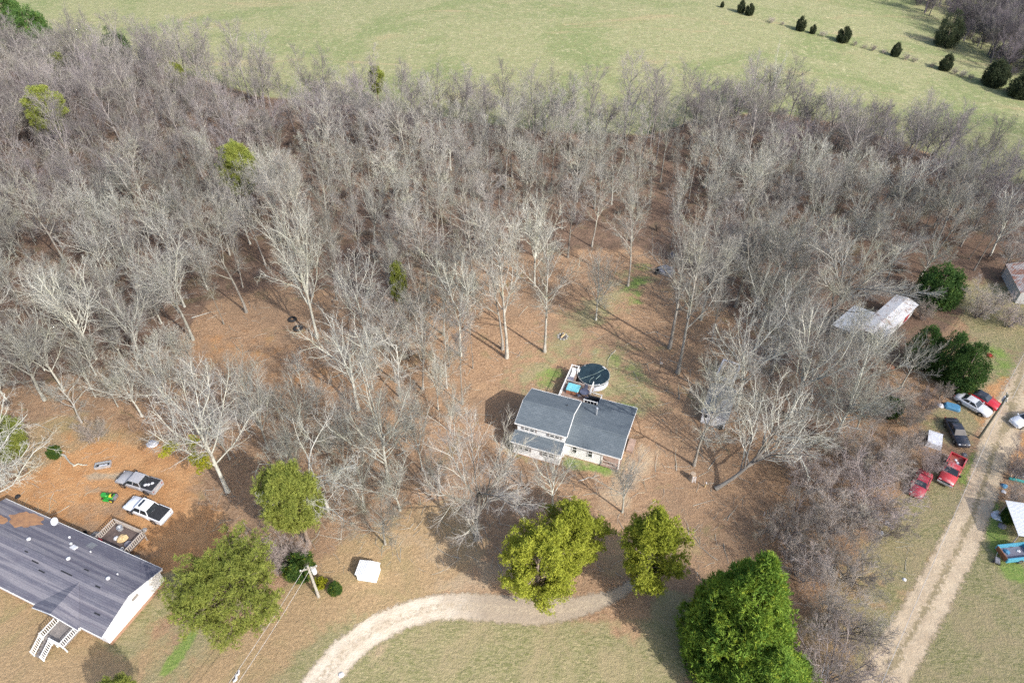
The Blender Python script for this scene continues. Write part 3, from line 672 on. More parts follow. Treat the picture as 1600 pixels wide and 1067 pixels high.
# --- the woods: points strewn over their ground, the nearest as trees of their own, the rest as one mass
WOOD_LOW_X = [-300, 0, 60, 120, 180, 270, 300, 330, 420, 470, 535, 550, 600, 660, 700, 735, 775, 860, 960, 1040, 1100, 1140, 1170, 1200, 1330, 1360, 1440, 1480, 1540, 1600, 2000]
WOOD_LOW_Y = [690, 650, 620, 605, 590, 540, 500, 470, 448, 435, 475, 610, 655, 640, 590, 550, 450, 425, 395, 385, 420, 470, 540, 590, 500, 440, 450, 430, 440, 430, 430]
def strew(n, seed, lo_off=0, hi_off=4, xr=(-330, 330), yr=(60, 330), gap=3.6, extra=taken):
    g = NP(seed); X = g.uniform(*xr, n); Y = g.uniform(*yr, n); P = np.stack([X, Y, gh(X, Y)], -1)
    px, py = proj(P)
    ok = (px > -130) & (px < 1730) & (py < np.interp(px, WOOD_LOW_X, WOOD_LOW_Y) + lo_off) & (py > np.interp(px, FIELD_X, FIELD_Y) + hi_off)
    P = P[ok]; keep = []; cell = {}
    for x, y, r in extra:
        cell.setdefault((int(x // 6), int(y // 6)), []).append((x, y, r))
    for p in P:
        c = (int(p[0] // 6), int(p[1] // 6)); bad = False
        for a in (-1, 0, 1):
            for b in (-1, 0, 1):
                for x, y, r in cell.get((c[0] + a, c[1] + b), ()):
                    if (x - p[0]) ** 2 + (y - p[1]) ** 2 < r * r: bad = True; break
                if bad: break
            if bad: break
        if not bad: keep.append(p); cell.setdefault(c, []).append((p[0], p[1], gap))
    return np.array(keep)
WP = strew(16000, 5, gap=3.9)
# buildings and other things standing among the trees keep their ground
def clear_of(P, spots):
    ok = np.ones(len(P), bool)
    for x, y, r in spots: ok &= np.hypot(P[:, 0] - x, P[:, 1] - y) > r
    return P[ok]
BUILT = [(*at(1372, 505)[:2], 6), (*at(1400, 490)[:2], 5), (*at(1350, 520)[:2], 5), (*at(1590, 465)[:2], 6), (*at(1465, 470)[:2], 4), (*at(1500, 560)[:2], 5), (*at(1460, 540)[:2], 5), (*at(1040, 425)[:2], 3)]
WP = clear_of(WP, BUILT)
g = NP(3)
dist = np.linalg.norm(WP - CO, axis=1); order = np.argsort(dist)
pxs, pys = proj(WP)
def wood_kind(px, py, r):
    if px > 1080 and py > 170: w = (('fine', .45), ('oak', .35), ('tall', .2))
    elif px < 330: w = (('oak', .55), ('tall', .30), ('fine', .15))
    elif py < 230: w = (('fine', .38), ('tall', .42), ('slim', .2))
    else: w = (('tall', .48), ('slim', .32), ('oak', .20))
    s = 0
    for k, f in w:
        s += f
        if r < s: return k
    return w[-1][0]
HT = {'tall': (15, 21), 'slim': (12, 18), 'oak': (11, 16), 'fine': (10, 14), 'bush': (2.5, 4.5)}
ZONES = [  # name by where it stands, tested in turn
 (lambda x, y: x < 330 and y > 360, 'bare grey tree in the dense left woods beside the clearing', 'trees of the woods left of the clearing'),
 (lambda x, y: x < 560 and y > 300, 'bare grey tree in the woods directly above the bare clearing', 'trees of the woods above the clearing'),
 (lambda x, y: x < 830 and y > 260, 'tall bare tree in the woods uphill from the house and pool', 'trees of the woods uphill from the house'),
 (lambda x, y: x < 1090 and y > 260, 'tall bare tree in the woods uphill from the fire pit', 'trees of the woods uphill from the fire pit'),
 (lambda x, y: x >= 1090 and y > 260, 'bare twiggy tree in the woods between grey shed and rusty mobile home', 'trees of the woods on the right'),
 (lambda x, y: True, 'bare tree in the far belt of woods below the pasture', 'trees of the far belt')]
NEAR = 240
LOOK = {'tall': 'tall straight bare tree ', 'slim': 'thin bare tree ', 'oak': 'spreading silvery bare tree ', 'fine': 'round-crowned fine-twigged bare tree '}
for j in order[:NEAR]:
    p = WP[j]; k = wood_kind(pxs[j], pys[j], g.uniform()); pr = PT[k][int(g.integers(len(PT[k])))]; h = g.uniform(*HT[k]) * (.85 if p[1] < 100 else 1)
    for fn, lab, grp in ZONES:
        if fn(pxs[j], pys[j]): break
    lab = LOOK[k] + lab.split(' tree ', 1)[1]
    pr.place('bare_tree', lab, 'tree', p, h, g.uniform(0, 6.28), grp, g.uniform(.85, 1.1), (g.normal(0, .04), g.normal(0, .04)))

def gn_instances(name, pts, rots, scls, idx, meshes):
    """one object: points that carry copies of the given meshes"""
    col = bpy.data.collections.new(name + '_kinds')
    for i, pr in enumerate(meshes):
        kc = bpy.data.collections.new('%s_kind_%02d' % (name, i)); col.children.link(kc)
        for part, me in (('trunk', pr.trunk), ('crown', pr.crown)):
            ob = bpy.data.objects.new('%s_%s_%02d' % (name, part, i), me); kc.objects.link(ob)
            ov = 'haze_twig' if name == 'far_woodland' else 'floor_twig' if pr.kind == 'bush' else None
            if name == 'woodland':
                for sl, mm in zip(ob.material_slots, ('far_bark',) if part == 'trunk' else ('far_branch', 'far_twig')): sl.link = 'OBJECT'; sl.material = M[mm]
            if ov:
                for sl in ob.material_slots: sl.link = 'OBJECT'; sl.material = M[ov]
    me = bpy.data.meshes.new(name); n = len(pts); me.vertices.add(n); me.vertices.foreach_set('co', np.asarray(pts, np.float32).ravel())
    for nm, ty, key, d in (('rot', 'FLOAT_VECTOR', 'vector', rots), ('scl', 'FLOAT_VECTOR', 'vector', scls), ('pick', 'INT', 'value', idx)):
        t = me.attributes.new(nm, ty, 'POINT'); t.data.foreach_set(key, np.asarray(d, np.int32 if ty == 'INT' else np.float32).ravel())
    me.update(); o = bpy.data.objects.new(name, me); link(o)
    ng = bpy.data.node_groups.new(name, 'GeometryNodeTree'); ng.interface.new_socket('Geometry', in_out='INPUT', socket_type='NodeSocketGeometry'); ng.interface.new_socket('Geometry', in_out='OUTPUT', socket_type='NodeSocketGeometry')
    nn = ng.nodes; gi = nn.new('NodeGroupInput'); go = nn.new('NodeGroupOutput'); ip = nn.new('GeometryNodeInstanceOnPoints'); ci = nn.new('GeometryNodeCollectionInfo')
    ci.inputs[0].default_value = col; ci.inputs['Separate Children'].default_value = True; ci.inputs['Reset Children'].default_value = True
    def attr(nm, ty):
        a = nn.new('GeometryNodeInputNamedAttribute'); a.data_type = ty; a.inputs[0].default_value = nm; return a.outputs[0]
    ng.links.new(gi.outputs[0], ip.inputs['Points']); ng.links.new(ci.outputs[0], ip.inputs['Instance']); ip.inputs['Pick Instance'].default_value = True
    ng.links.new(attr('pick', 'INT'), ip.inputs['Instance Index'])
    er = nn.new('FunctionNodeEulerToRotation'); ng.links.new(attr('rot', 'FLOAT_VECTOR'), er.inputs[0]); ng.links.new(er.outputs[0], ip.inputs['Rotation'])
    ng.links.new(attr('scl', 'FLOAT_VECTOR'), ip.inputs['Scale']); ng.links.new(ip.outputs[0], go.inputs[0])
    md = o.modifiers.new('strewn', 'NODES'); md.node_group = ng; return o
kinds = [('tall', 0), ('tall', 1), ('tall', 2), ('oak', 3), ('slim', 0), ('slim', 1), ('oak', 0), ('oak', 1), ('oak', 2), ('fine', 0), ('fine', 1), ('bush', 0), ('bush', 1)]
joined = [PT[k][i] for k, i in kinds]
def strew_object(name, label, cat_, P, kindfn, hfac=1.0):
    rot, scl, idx = [], [], []
    for p in P:
        x, y = proj(p); k = kindfn(x, y); cand = [i for i, kk in enumerate(kinds) if kk[0] == k]; i = cand[int(g.integers(len(cand)))]
        pr = PT[k][kinds[i][1]]; s = g.uniform(*HT[k]) * hfac / pr.top; w = s * g.uniform(.85, 1.15)
        rot.append((g.normal(0, .04), g.normal(0, .04), g.uniform(0, 6.28))); scl.append((w, w, s)); idx.append(i)
    o = gn_instances(name, P, rot, scl, idx, joined); tag(o, label, cat_, None, 'stuff'); return o
far = WP[order[NEAR:]]
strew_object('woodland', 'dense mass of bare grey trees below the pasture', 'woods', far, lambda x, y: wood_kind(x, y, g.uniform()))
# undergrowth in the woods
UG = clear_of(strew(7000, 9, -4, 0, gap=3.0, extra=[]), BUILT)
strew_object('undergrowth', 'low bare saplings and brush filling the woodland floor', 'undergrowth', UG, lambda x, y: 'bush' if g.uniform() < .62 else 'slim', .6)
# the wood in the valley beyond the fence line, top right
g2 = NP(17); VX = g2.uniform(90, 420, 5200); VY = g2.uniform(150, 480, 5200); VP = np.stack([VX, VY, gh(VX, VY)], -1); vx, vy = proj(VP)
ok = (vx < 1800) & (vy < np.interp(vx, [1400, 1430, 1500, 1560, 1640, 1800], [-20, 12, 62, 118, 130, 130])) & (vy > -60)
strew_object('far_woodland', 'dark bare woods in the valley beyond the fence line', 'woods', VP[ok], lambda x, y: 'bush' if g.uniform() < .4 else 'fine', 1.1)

# ------------------------------------------------------------------ evergreens
def sprays(centres, radii, per, blades, L, W, out, up, jit, rng, zbias=0.0):
    """leaf blades on the skins of many lobes -> triangles"""
    M_ = len(centres) * per; c = np.repeat(centres, per, 0); r = np.repeat(radii, per, 0)
    d = rng.normal(0, 1, (M_, 3)); d[:, 2] += zbias; d = nrm(d); base = c + d * r * rng.uniform(.55, 1.0, (M_, 1))
    d2 = nrm(d * out + np.array([0, 0, up]) + rng.normal(0, jit, (M_, 3)))
    base = np.repeat(base, blades, 0); D = nrm(np.repeat(d2, blades, 0) + rng.normal(0, .55, (M_ * blades, 3)))
    side = nrm(np.cross(D, rng.normal(0, 1, D.shape))); l = L * rng.uniform(.6, 1.3, (len(D), 1)); w = W * rng.uniform(.7, 1.3, (len(D), 1))
    base = base + rng.normal(0, W * .6, base.shape)
    V = np.stack([base - side * w * .5, base + side * w * .5, base + D * l * .6 + side * w * .35, base + D * l], 1)
    return V.reshape(-1, 3), np.arange(len(base) * 4).reshape(-1, 4)[:, [0, 1, 2, 3]]
def evergreen_parts(kind, seed, h, rad):
    rng = NP(seed)
    if kind == 'pine':      # open crown of round tufts on whorled limbs
        trunk = np.zeros((1, 9, 3)); trunk[0, :, 2] = np.linspace(0, h * .97, 9); trunk[0, 1:, :2] = np.cumsum(rng.normal(0, .10, (8, 2)), 0)
        tr = (.024 * h + (.03 - .024 * h) * np.linspace(0, 1, 9))[None]
        nb = 74; t = np.sort(rng.uniform(.34, .98, nb)); az = np.arange(nb) * 2.4 + rng.normal(0, .4, nb)
        prof = np.where(t < .55, .55 + (t - .34) / .21 * .45, 1 - ((t - .55) / .45) ** 2.2 * .85); ln = rad * prof * rng.uniform(.7, 1.1, nb)
        st = np.stack([np.interp(t * 8, range(9), trunk[0, :, k]) for k in range(3)], -1)
        d = nrm(np.stack([np.cos(az), np.sin(az), np.full(nb, .18) + t * .35], -1)); B = polyline(st, d, ln, 5, .05, .10, rng)
        br = (np.clip(ln * .018, .02, .1))[:, None] * np.linspace(1, .3, 6)[None]
        S2, r2 = spawn(B, br, 7, .35, 1, 45, 12, .42, .4, 3, .08, .12, .02, .012, rng)
        cs = np.concatenate([S2[:, -1], S2[:, 2], B[:, -1], B[:, 4]]); cs = cs + rng.normal(0, .12, cs.shape)
        lf = sprays(cs, np.full((len(cs), 1), .42), 15, 6, .34, .05, .8, .6, .3, rng, .25)
        wood = cat([tubes(trunk, tr, 8), tubes(B, br, 5), tubes(S2, r2, 3)])
    elif kind == 'juniper':   # loose bright crown of many upswept lobes, gaps between them
        trunk = np.zeros((1, 7, 3)); trunk[0, :, 2] = np.linspace(0, h * .9, 7); tr = (.022 * h + (.04 - .022 * h) * np.linspace(0, 1, 7))[None]
        nb = 46; t = np.sort(rng.uniform(.16, .97, nb)); az = np.arange(nb) * 2.4 + rng.normal(0, .5, nb)
        prof = np.where(t < .45, .62 + (t - .16) / .29 * .38, 1 - ((t - .45) / .55) ** 2.0 * .8); ln = rad * prof * rng.uniform(.55, 1.15, nb)
        st = np.stack([0 * t, 0 * t, t * h * .9], -1); d = nrm(np.stack([np.cos(az), np.sin(az), .35 + t * .6], -1)); B = polyline(st, d, ln, 5, .06, .12, rng)
        br = (np.clip(ln * .018, .02, .1))[:, None] * np.linspace(1, .3, 6)[None]
        S2, r2 = spawn(B, br, 8, .3, 1, 42, 14, .42, .4, 3, .10, .14, .02, .012, rng)
        cs = np.concatenate([S2[:, -1], S2[:, 2], B[:, -1]]); cs = cs + rng.normal(0, .15, cs.shape)
        lf = sprays(cs, rng.uniform(.3, .62, (len(cs), 1)), 22, 5, .23, .065, .6, .8, .4, rng, .4)
        wood = cat([tubes(trunk, tr, 8), tubes(B, br, 5), tubes(S2, r2, 3)])
    else:                    # leyland and cedar: dense cone or egg of upswept plumes
        trunk = np.zeros((1, 4, 3)); trunk[0, :, 2] = np.linspace(0, h * .85, 4); tr = (.02 * h + (.05 - .02 * h) * np.linspace(0, 1, 4))[None]
        nl = 380 if kind == 'leyland' else 170
        t = 1 - np.sqrt(rng.uniform(0, 1, nl)) ** 1.1; t = np.clip(t, 0, .97); az = rng.uniform(0, 6.28, nl)
        if kind == 'leyland': prof = np.clip(1 - t ** 1.7, .04, 1) * np.interp(t, [0, .12, 1], [.8, 1, 1])
        else: prof = np.sqrt(np.clip(1 - (t * 1.9 - .8) ** 2 * .75, .05, 1)) * np.interp(t, [.6, 1], [1, .5])
        rr = rad * prof * rng.uniform(.4, 1.12, nl) ** .6
        lr = rad * (.155 if kind == 'leyland' else .24) * rng.uniform(.6, 1.25, nl)
        cs = np.stack([np.cos(az) * (rr - lr * .4), np.sin(az) * (rr - lr * .4), t * h * .96 + .15], -1)
        rad3 = np.stack([lr, lr, lr * 1.5], -1)
        if kind == 'leyland': lf = sprays(cs, rad3, 52, 6, .36, .085, .7, .9, .35, rng, .3)
        else: lf = sprays(cs, rad3, 48, 4, .26, .085, .7, .7, .4, rng, .2)
        wood = tubes(trunk, tr, 7)
    return wood, lf
class Ever:
    def __init__(s, kind, seed, h, rad, leaf, bark='pine_bark'):
        w, l = evergreen_parts(kind, seed, h, rad); s.h = h; s.w, s.l = w, l
        s.wood = npmesh('trunk', *w, mats=[M[bark]], smooth=True); s.leaf = npmesh('crown', *l, mats=[M[leaf]])
    def place(s, name, label, cat_, loc, h=None, rz=0., group=None, wide=1.0, tilt=(0, 0)):
        o = bpy.data.objects.new(name, None); o.location = loc; k = (h or s.h) / s.h; o.scale = (k * wide, k * wide, k); o.rotation_euler = (*tilt, rz); link(tag(o, label, cat_, group))
        for nm, me in (('trunk', s.wood), ('crown', s.leaf)): link(bpy.data.objects.new(nm, me), o)
        return o
pineA = Ever('pine', 101, 12.5, 6.0, 'pine_needles'); pineB = Ever('pine', 102, 13, 3.6, 'pine_needles')
pineA.place('pine_tree', 'large round olive-green pine beside the dark-roofed home', 'pine', at(412, 982), 12.5, .4, None, .9, (.03, -.15))
pineB.place('pine_tree', 'smaller olive pine with bare lower trunk, behind the large pine', 'pine', at(484, 850), 14.0, 1.2, None, .88, (.05, -.06))
pineB.place('pine_tree', 'pine crown cut by the bottom edge below the dark-roofed home', 'pine', at(215, 1120), 7, 2.2)
pineB.place('pine_tree', 'bright green pine at the left edge above the pickup clearing', 'pine', at(40, 735), 9.5, 4.0)
for bx, by, ty, lab, w in ((100, 240, 138, 'yellow-green pine rising from the far left woods', 1.0), (392, 335, 225, 'dark green pine in the middle of the left woods', .9), (112, 150, 85, 'small green pine at the far left wood edge', .9), (290, 160, 100, 'green pine half hidden near the pasture edge', .9), (592, 165, 105, 'small dark pine at the top of the woods, left of centre', .8), (630, 500, 410, 'narrow bright green young pine among the bare trunks uphill left of the house', .45)):
    pineB.place('pine_tree', lab, 'pine', at(bx, by), hgt(bx, by, ty), rnd.uniform(0, 6), None, w)
junA = Ever('juniper', 111, 12.5, 4.1, 'juniper_leaf'); junB = Ever('juniper', 112, 12, 3.6, 'juniper_leaf')
junA.place('juniper_tree', 'bright yellow-green juniper in front of the house, leftmost of three', 'juniper', at(838, 938), 12.5, .3, None, 1.08)
junB.place('juniper_tree', 'bright yellow-green juniper in front of the house, middle of three', 'juniper', at(893, 888), 11.0, 4.3, None, 1.2)
junB.place('juniper_tree', 'bright yellow-green juniper standing alone, right of the other two', 'juniper', at(1003, 922), 13.5, 2.2, None, .95)
ley = Ever('leyland', 121, 15, 5.0, 'leyland_leaf'); 
ley.place('leyland_cypress', 'huge dense green cypress in the lower right foreground, rear of two merged', 'cypress', at(1138, 1018), 18.0, 0., None, .92)
ley.place('leyland_cypress', 'huge dense green cypress cut by the bottom edge, front of two merged', 'cypress', at(1188, 1095), 9.5, 2., None, 1.75)
leyd = Ever('cedar', 123, 9, 3.0, 'dark_leaf')
for bx, by, h, w, lab in ((1432, 568, 7.2, .9, 'dark green cypress nearest the rusty mobile home, leftmost of its clump'), (1468, 585, 8.0, .95, 'dark green cypress in the middle of the clump above the parked cars'), (1494, 606, 8.5, .88, 'dark green cypress on the right of the clump above the red car')):
    leyd.place('cypress_tree', lab, 'cypress', at(bx, by), h, rnd.uniform(0, 6), None, w)
ced = Ever('cedar', 131, 6, 2.4, 'cedar_leaf')
ced2 = Ever('cedar', 132, 6, 2.4, 'dark_leaf')
ced2.place('cedar_tree', 'broad dark green cedar behind the rusty mobile home', 'cedar', at(1458, 472), 7.5, .5, None, 1.1)
Ever('cedar', 133, 10, 3.6, 'cedar_leaf').place('cedar_tree', 'large dark cedar at the wood edge in the top right corner', 'cedar', at(1475, 72), hgt(1475, 72, 14), .5, None, .95)
ordn = ['first', 'second', 'third', 'fourth', 'fifth', 'sixth', 'seventh', 'eighth', 'ninth', 'tenth']
for i, (bx, by, ty, w) in enumerate([(1128, 12, 3, .9), (1157, 20, 0, .8), (1170, 24, 6, 1.0), (1250, 48, 26, .9), (1269, 53, 39, .9), (1316, 66, 42, 1.1), (1398, 88, 67, .9), (1475, 110, 85, .95), (1550, 134, 94, 1.1), (1592, 152, 112, 1.2)]):
    ced.place('cedar_bush', 'dark cedar bush on the pasture fence line, %s from the left' % ordn[i], 'cedar', at(bx, by), hgt(bx, by, ty), rnd.uniform(0, 6), 'cedars along the fence line', w)
for i, (bx, by) in enumerate([(1285, 57), (1335, 72), (1350, 76), (1363, 80), (1380, 84), (1415, 94), (1428, 97), (1490, 116), (1503, 120), (1516, 124), (1205, 36), (1222, 40), (1570, 143), (1456, 106)]):
    PT['bush'][i % 2].place('fence_shrub', 'small bare shrub between the cedars on the pasture fence line', 'shrub', at(bx, by), rnd.uniform(1.2, 2.4), rnd.uniform(0, 6), 'bare shrubs along the fence line', 1.3)
for bx, by, ty, lab in ((20, 60, -20, 'dark evergreen in the top left corner'), (62, 85, 5, 'dark evergreen second from the top left corner'), (190, 100, 45, 'dark evergreen behind the bare crowns at the top left')):
    ced2.place('cedar_tree', lab, 'cedar', at(bx, by), hgt(bx, by, ty), 1, None, .9)
# thickets and brush
bushes = [(1225, 840, 770, 1.2), (1290, 830, 755, 1.3), (1345, 800, 720, 1.3), (1250, 905, 840, 1.2), (1310, 900, 830, 1.3), (1300, 985, 905, 1.3), (1290, 1060, 985, 1.2), (1370, 760, 690, 1.2), (1330, 720, 655, 1.3), (1395, 720, 670, 1.1), (1260, 760, 690, 1.2), (1355, 650, 600, 1.2), (1420, 665, 620, 1.0), (1440, 640, 600, 1.0), (1400, 640, 590, 1.1), (1470, 625, 590, .9), (1445, 735, 695, 1.0), (1420, 700, 660, 1.0), (1380, 835, 780, 1.0)]
for i, (bx, by, ty, w) in enumerate(bushes):
    PT['bush'][i % 2].place('thicket_bush', 'brown leafless thicket bush ' + ('right of the big cypress in the foreground' if by > 822 else 'between the leaning tree and the old maroon car' if by > 705 else 'between the mobile home and the camper shell'), 'bush', at(bx, by), hgt(bx, by, ty) * .9, rnd.uniform(0, 6), 'thicket bushes beside the dirt road', w * .95)
for bx, by, ty, w, lab in ((453, 885, 835, 1.0, 'bare brown shrub between the two pines'), (1585, 745, 690, 1.2, 'dark leafless brush right of the dirt road'), (1578, 790, 755, 1.1, 'dark leafless brush above the blue trailer'), (1350, 470, 425, 1.2, 'brown brush behind the rusty mobile home'), (1440, 500, 465, 1.0, 'small grey shrub between rusty mobile home and cedar'), (1525, 495, 440, 1.3, 'grey bare brush left of the rusty barn'), (1573, 510, 465, 1.2, 'dark brush below the rusty barn'),
                           (150, 690, 650, 1.0, 'low twiggy brush at the edge of the pickup clearing'), (1385, 795, 775, .7, 'small brown shrub in the grass below the old maroon car')):
    PT['bush'][1].place('bare_shrub', lab, 'shrub', at(bx, by), hgt(bx, by, ty), rnd.uniform(0, 6), None, w)
vine = Ever('cedar', 140, 3, 1.6, 'vine_leaf', 'dark_bark')
for bx, by, h, w, lab in ((470, 895, 3.0, 1.0, 'vine-covered green shrub behind the left utility pole'), (1575, 812, 1.8, 1.0, 'dark green ivy mound beside the carport'), (88, 712, 1.6, .9, 'small green shrub in the pickup clearing'), (1388, 645, 2.6, 1.0, 'green shrub among the thicket above the camper shell'), (525, 925, 1.6, .8, 'low green shrub right of the large pine')):
    vine.place('green_shrub', lab, 'shrub', at(bx, by), h, bx * .7, None, w)

# ------------------------------------------------------------------ two thin clouds that shade the left and right of the place
def cloud_material(name, thick):
    a = N(name); tr = a.n('BsdfTransparent'); df = a.n('BsdfTranslucent'); df.inputs[0].default_value = (.9, .9, .9, 1)
    ms = a.n('MixShader'); ms.inputs[0].default_value = thick; a.l(tr.outputs[0], ms.inputs[1]); a.l(df.outputs[0], ms.inputs[2]); a.l(ms.outputs[0], a.out.inputs[0])
cloud_material('thin_cloud', .14); cloud_material('thicker_cloud', .26)
def cloud(tx, ty, rx, ry, alt, seed, mat_):
    g_ = NP(seed); c = Vector((tx, ty, 0)) + sd * (alt / sd.z); ph = g_.uniform(0, 6.28, 8); nu, nv = 48, 16; V = []
    for i in range(nv + 1):
        b = math.pi * i / nv
        for k in range(nu):
            a = 2 * math.pi * k / nu; q = 1 + sum(.11 / (1 + j * .35) * math.sin((j + 2) * a + ph[j] + b * (j % 3)) for j in range(6))
            V.append((rx * q * math.sin(b) * math.cos(a), ry * q * math.sin(b) * math.sin(a), 16 * q * math.cos(b)))
    F = [(i * nu + k, i * nu + (k + 1) % nu, (i + 1) * nu + (k + 1) % nu, (i + 1) * nu + k) for i in range(nv) for k in range(nu)]
    o = MB().add(V, F).build('cloud', M[mat_], None, True); o.location = c; tag(o, kind='structure')
cloud(-88, 72, 66, 78, 420, 1, 'thin_cloud'); cloud(110, 66, 78, 92, 420, 2, 'thicker_cloud')

# ------------------------------------------------------------------ building helpers
def window(parent, x, y, z, w, h, facing=-1, axis='x', sash=True, frame_mat='white_trim', fw=.07):
    """a framed window on a wall that runs along x (facing -y) or along y (facing +x)"""
    d = .05 * facing
    def bx(u0, u1, v0, v1, t0, t1):
        return box(x + u0, x + u1, *sorted((y + t0, y + t1)), z + v0, z + v1) if axis == 'x' else box(*sorted((x + t0, x + t1)), y + u0, y + u1, z + v0, z + v1)
    o = bx(-w / 2, w / 2, 0, h, 0, d * .6).build('window', M['glass'], parent)
    m = MB()
    for a in ((-w / 2 - fw, -w / 2, -fw, h + fw), (w / 2, w / 2 + fw, -fw, h + fw), (-w / 2, w / 2, h, h + fw), (-w / 2, w / 2, -fw, 0)):
        b = bx(a[0], a[1], a[2], a[3], 0, d * 1.5); m.add(b.v, b.f)
    m.build('frame', M[frame_mat], o)
    if sash: bx(-w / 2, w / 2, h / 2 - .035, h / 2 + .035, d * .6, d * 1.1).build('sash', M[frame_mat], o)
    return o
def shutter(parent, x, y, z, w, h):
    o = box(x - w / 2, x + w / 2, y - .06, y, z, z + h).build('shutter', M['shutter'], parent)
    return o
def post(parent, x, y, z0, z1, s=.1, m='white_trim', name='post'): return box(x - s / 2, x + s / 2, y - s / 2, y + s / 2, z0, z1).build(name, M[m], parent)
def railing(parent, pts, z0, h, m='white_trim', step=None, bal=.16, name='railing', bw=.035):
    """rail run: top and bottom rails, balusters; posts at the corners are parts of their own"""
    r = MB()
    for a, b in zip(pts[:-1], pts[1:]):
        a = Vector((*a[:2], a[2] if len(a) > 2 else z0)); b = Vector((*b[:2], b[2] if len(b) > 2 else z0)); d = b - a; L = d.length
        sdv = Vector((-d.y, d.x, 0)).normalized() * .045
        for hh, t in ((h, .05), (.12, .04)):
            u = Vector((0, 0, hh)); r.slab([a + u - sdv, b + u - sdv, b + u + sdv, a + u + sdv], t)
        n = max(2, int(L / bal))
        for i in range(1, n):
            p = a + d * i / n; r.box(p.x - bw / 2, p.x + bw / 2, p.y - bw / 2, p.y + bw / 2, p.z + .12, p.z + h - .05)
    o = r.build(name, M[m], parent)
    for p in pts: post(parent, p[0], p[1], (p[2] if len(p) > 2 else z0) - .05, (p[2] if len(p) > 2 else z0) + h + .06, .12, m, 'rail_post')
    return o

# ------------------------------------------------------------------ the white house
HO, HR = un(780 + 145 / 5.929, 550 + 655 / 5.929, 4.4), R(-20.3)
ho = thing('white_house', 'white split-level house with charcoal shingle roofs', 'house', (HO[0], HO[1], 0), HR)
def hl(x, y, z=0.0):
    """house frame -> world"""
    c, s = math.cos(HR), math.sin(HR); return (HO[0] + c * x - s * y, HO[1] + s * x + c * y, z)
w = MB()
w.add([(.3, .2, .12), (6.65, .2, .12), (6.65, 6.3, .12), (.3, 6.3, .12), (.3, .2, 4.35), (6.65, .2, 4.35), (6.65, 6.3, 4.35), (.3, 6.3, 4.35), (.3, 3.2, 5.38), (6.65, 3.2, 5.38)],
      [(0, 1, 5, 4), (2, 3, 7, 6), (1, 2, 6, 9, 5), (3, 0, 4, 8, 7), (0, 3, 2, 1)])
w.build('upper_wall', M['white_siding'], ho)
MB().add([(.3, -1.28, .12), (6.55, -1.28, .12), (6.55, .18, .12), (.3, .18, .12), (.3, -1.28, 2.3), (6.55, -1.28, 2.3), (6.55, .18, 2.8), (.3, .18, 2.8)],
         [(0, 1, 5, 4), (1, 2, 6, 5), (2, 3, 7, 6), (3, 0, 4, 7), (0, 3, 2, 1), (4, 5, 6, 7)]).build('front_wall', M['white_siding'], ho)
MB().add([(6.67, .72, .12), (11.5, .72, .12), (11.5, 2.6, .12), (13.8, 2.6, .12), (13.8, 9.5, .12), (8.95, 9.5, .12), (8.95, 8.3, .12), (6.67, 8.3, .12)] + [(6.67, .72, 2.6), (11.5, .72, 2.6), (11.5, 2.6, 2.9), (13.8, 2.6, 2.9), (13.8, 9.5, 2.3), (8.95, 9.5, 2.3), (8.95, 8.3, 2.5), (6.67, 8.3, 2.5)],
         [(i, (i + 1) % 8, (i + 1) % 8 + 8, i + 8) for i in range(8)]).build('side_wall', M['white_siding'], ho)
MB().add([(13.8, 2.6, 2.85), (13.8, 9.5, 2.25), (13.8, 3.3, 3.7)], [(0, 1, 2)]).build('gable', M['white_siding'], ho)
f = MB().box(.2, 6.75, .195, 6.4, -.3, .125).box(.22, 6.62, -1.33, .19, -.3, .13).box(6.77, 13.87, .67, 9.6, -.3, .128); f.build('foundation', M['brick'], ho)
# roofs: each slope is a slab, lifted clear of the walls
def slope(name, quad, th=.14, m='charcoal_shingle', parent=None): return MB().slab(quad, th).build(name, M[m], parent or ho)
rf = slope('roof_slope', [(0, 0, 4.4), (6.97, 0, 4.4), (6.97, 3.2, 5.56), (0, 3.2, 5.56)]); slope('roof_slope', [(0, 6.72, 4.36), (0, 3.205, 5.558), (6.97, 3.205, 5.558), (6.97, 6.72, 4.36)])
MB().slab([(.1, 3.02, 5.55), (6.87, 3.02, 5.55), (6.87, 3.2, 5.62), (.1, 3.2, 5.62)], .05).slab([(.1, 3.205, 5.62), (6.87, 3.205, 5.62), (6.87, 3.38, 5.55), (.1, 3.38, 5.55)], .05).build('ridge_cap', M['charcoal_shingle'], ho)
slope('front_porch_roof', [(-.05, -1.5, 2.42), (6.72, -1.5, 2.42), (6.72, .19, 2.98), (-.05, .19, 2.98)], .12)
slope('roof_slope', [(6.72, .42, 2.66), (14.05, .42, 2.66), (14.05, 3.25, 3.86), (6.72, 3.25, 3.86)])
MB().slab([(6.72, 3.255, 3.858), (14.05, 3.255, 3.858), (14.05, 8.1, 2.86), (6.72, 8.1, 2.86)], .14).slab([(8.95, 8.105, 2.859), (14.05, 8.105, 2.859), (14.05, 9.88, 2.49), (8.95, 9.88, 2.49)], .14).build('roof_slope', M['charcoal_shingle'], ho)
MB().slab([(6.8, 3.07, 3.84), (13.95, 3.07, 3.84), (13.95, 3.25, 3.92), (6.8, 3.25, 3.92)], .05).slab([(6.8, 3.255, 3.92), (13.95, 3.255, 3.92), (13.95, 3.43, 3.86), (6.8, 3.43, 3.86)], .05).build('ridge_cap', M['charcoal_shingle'], ho)
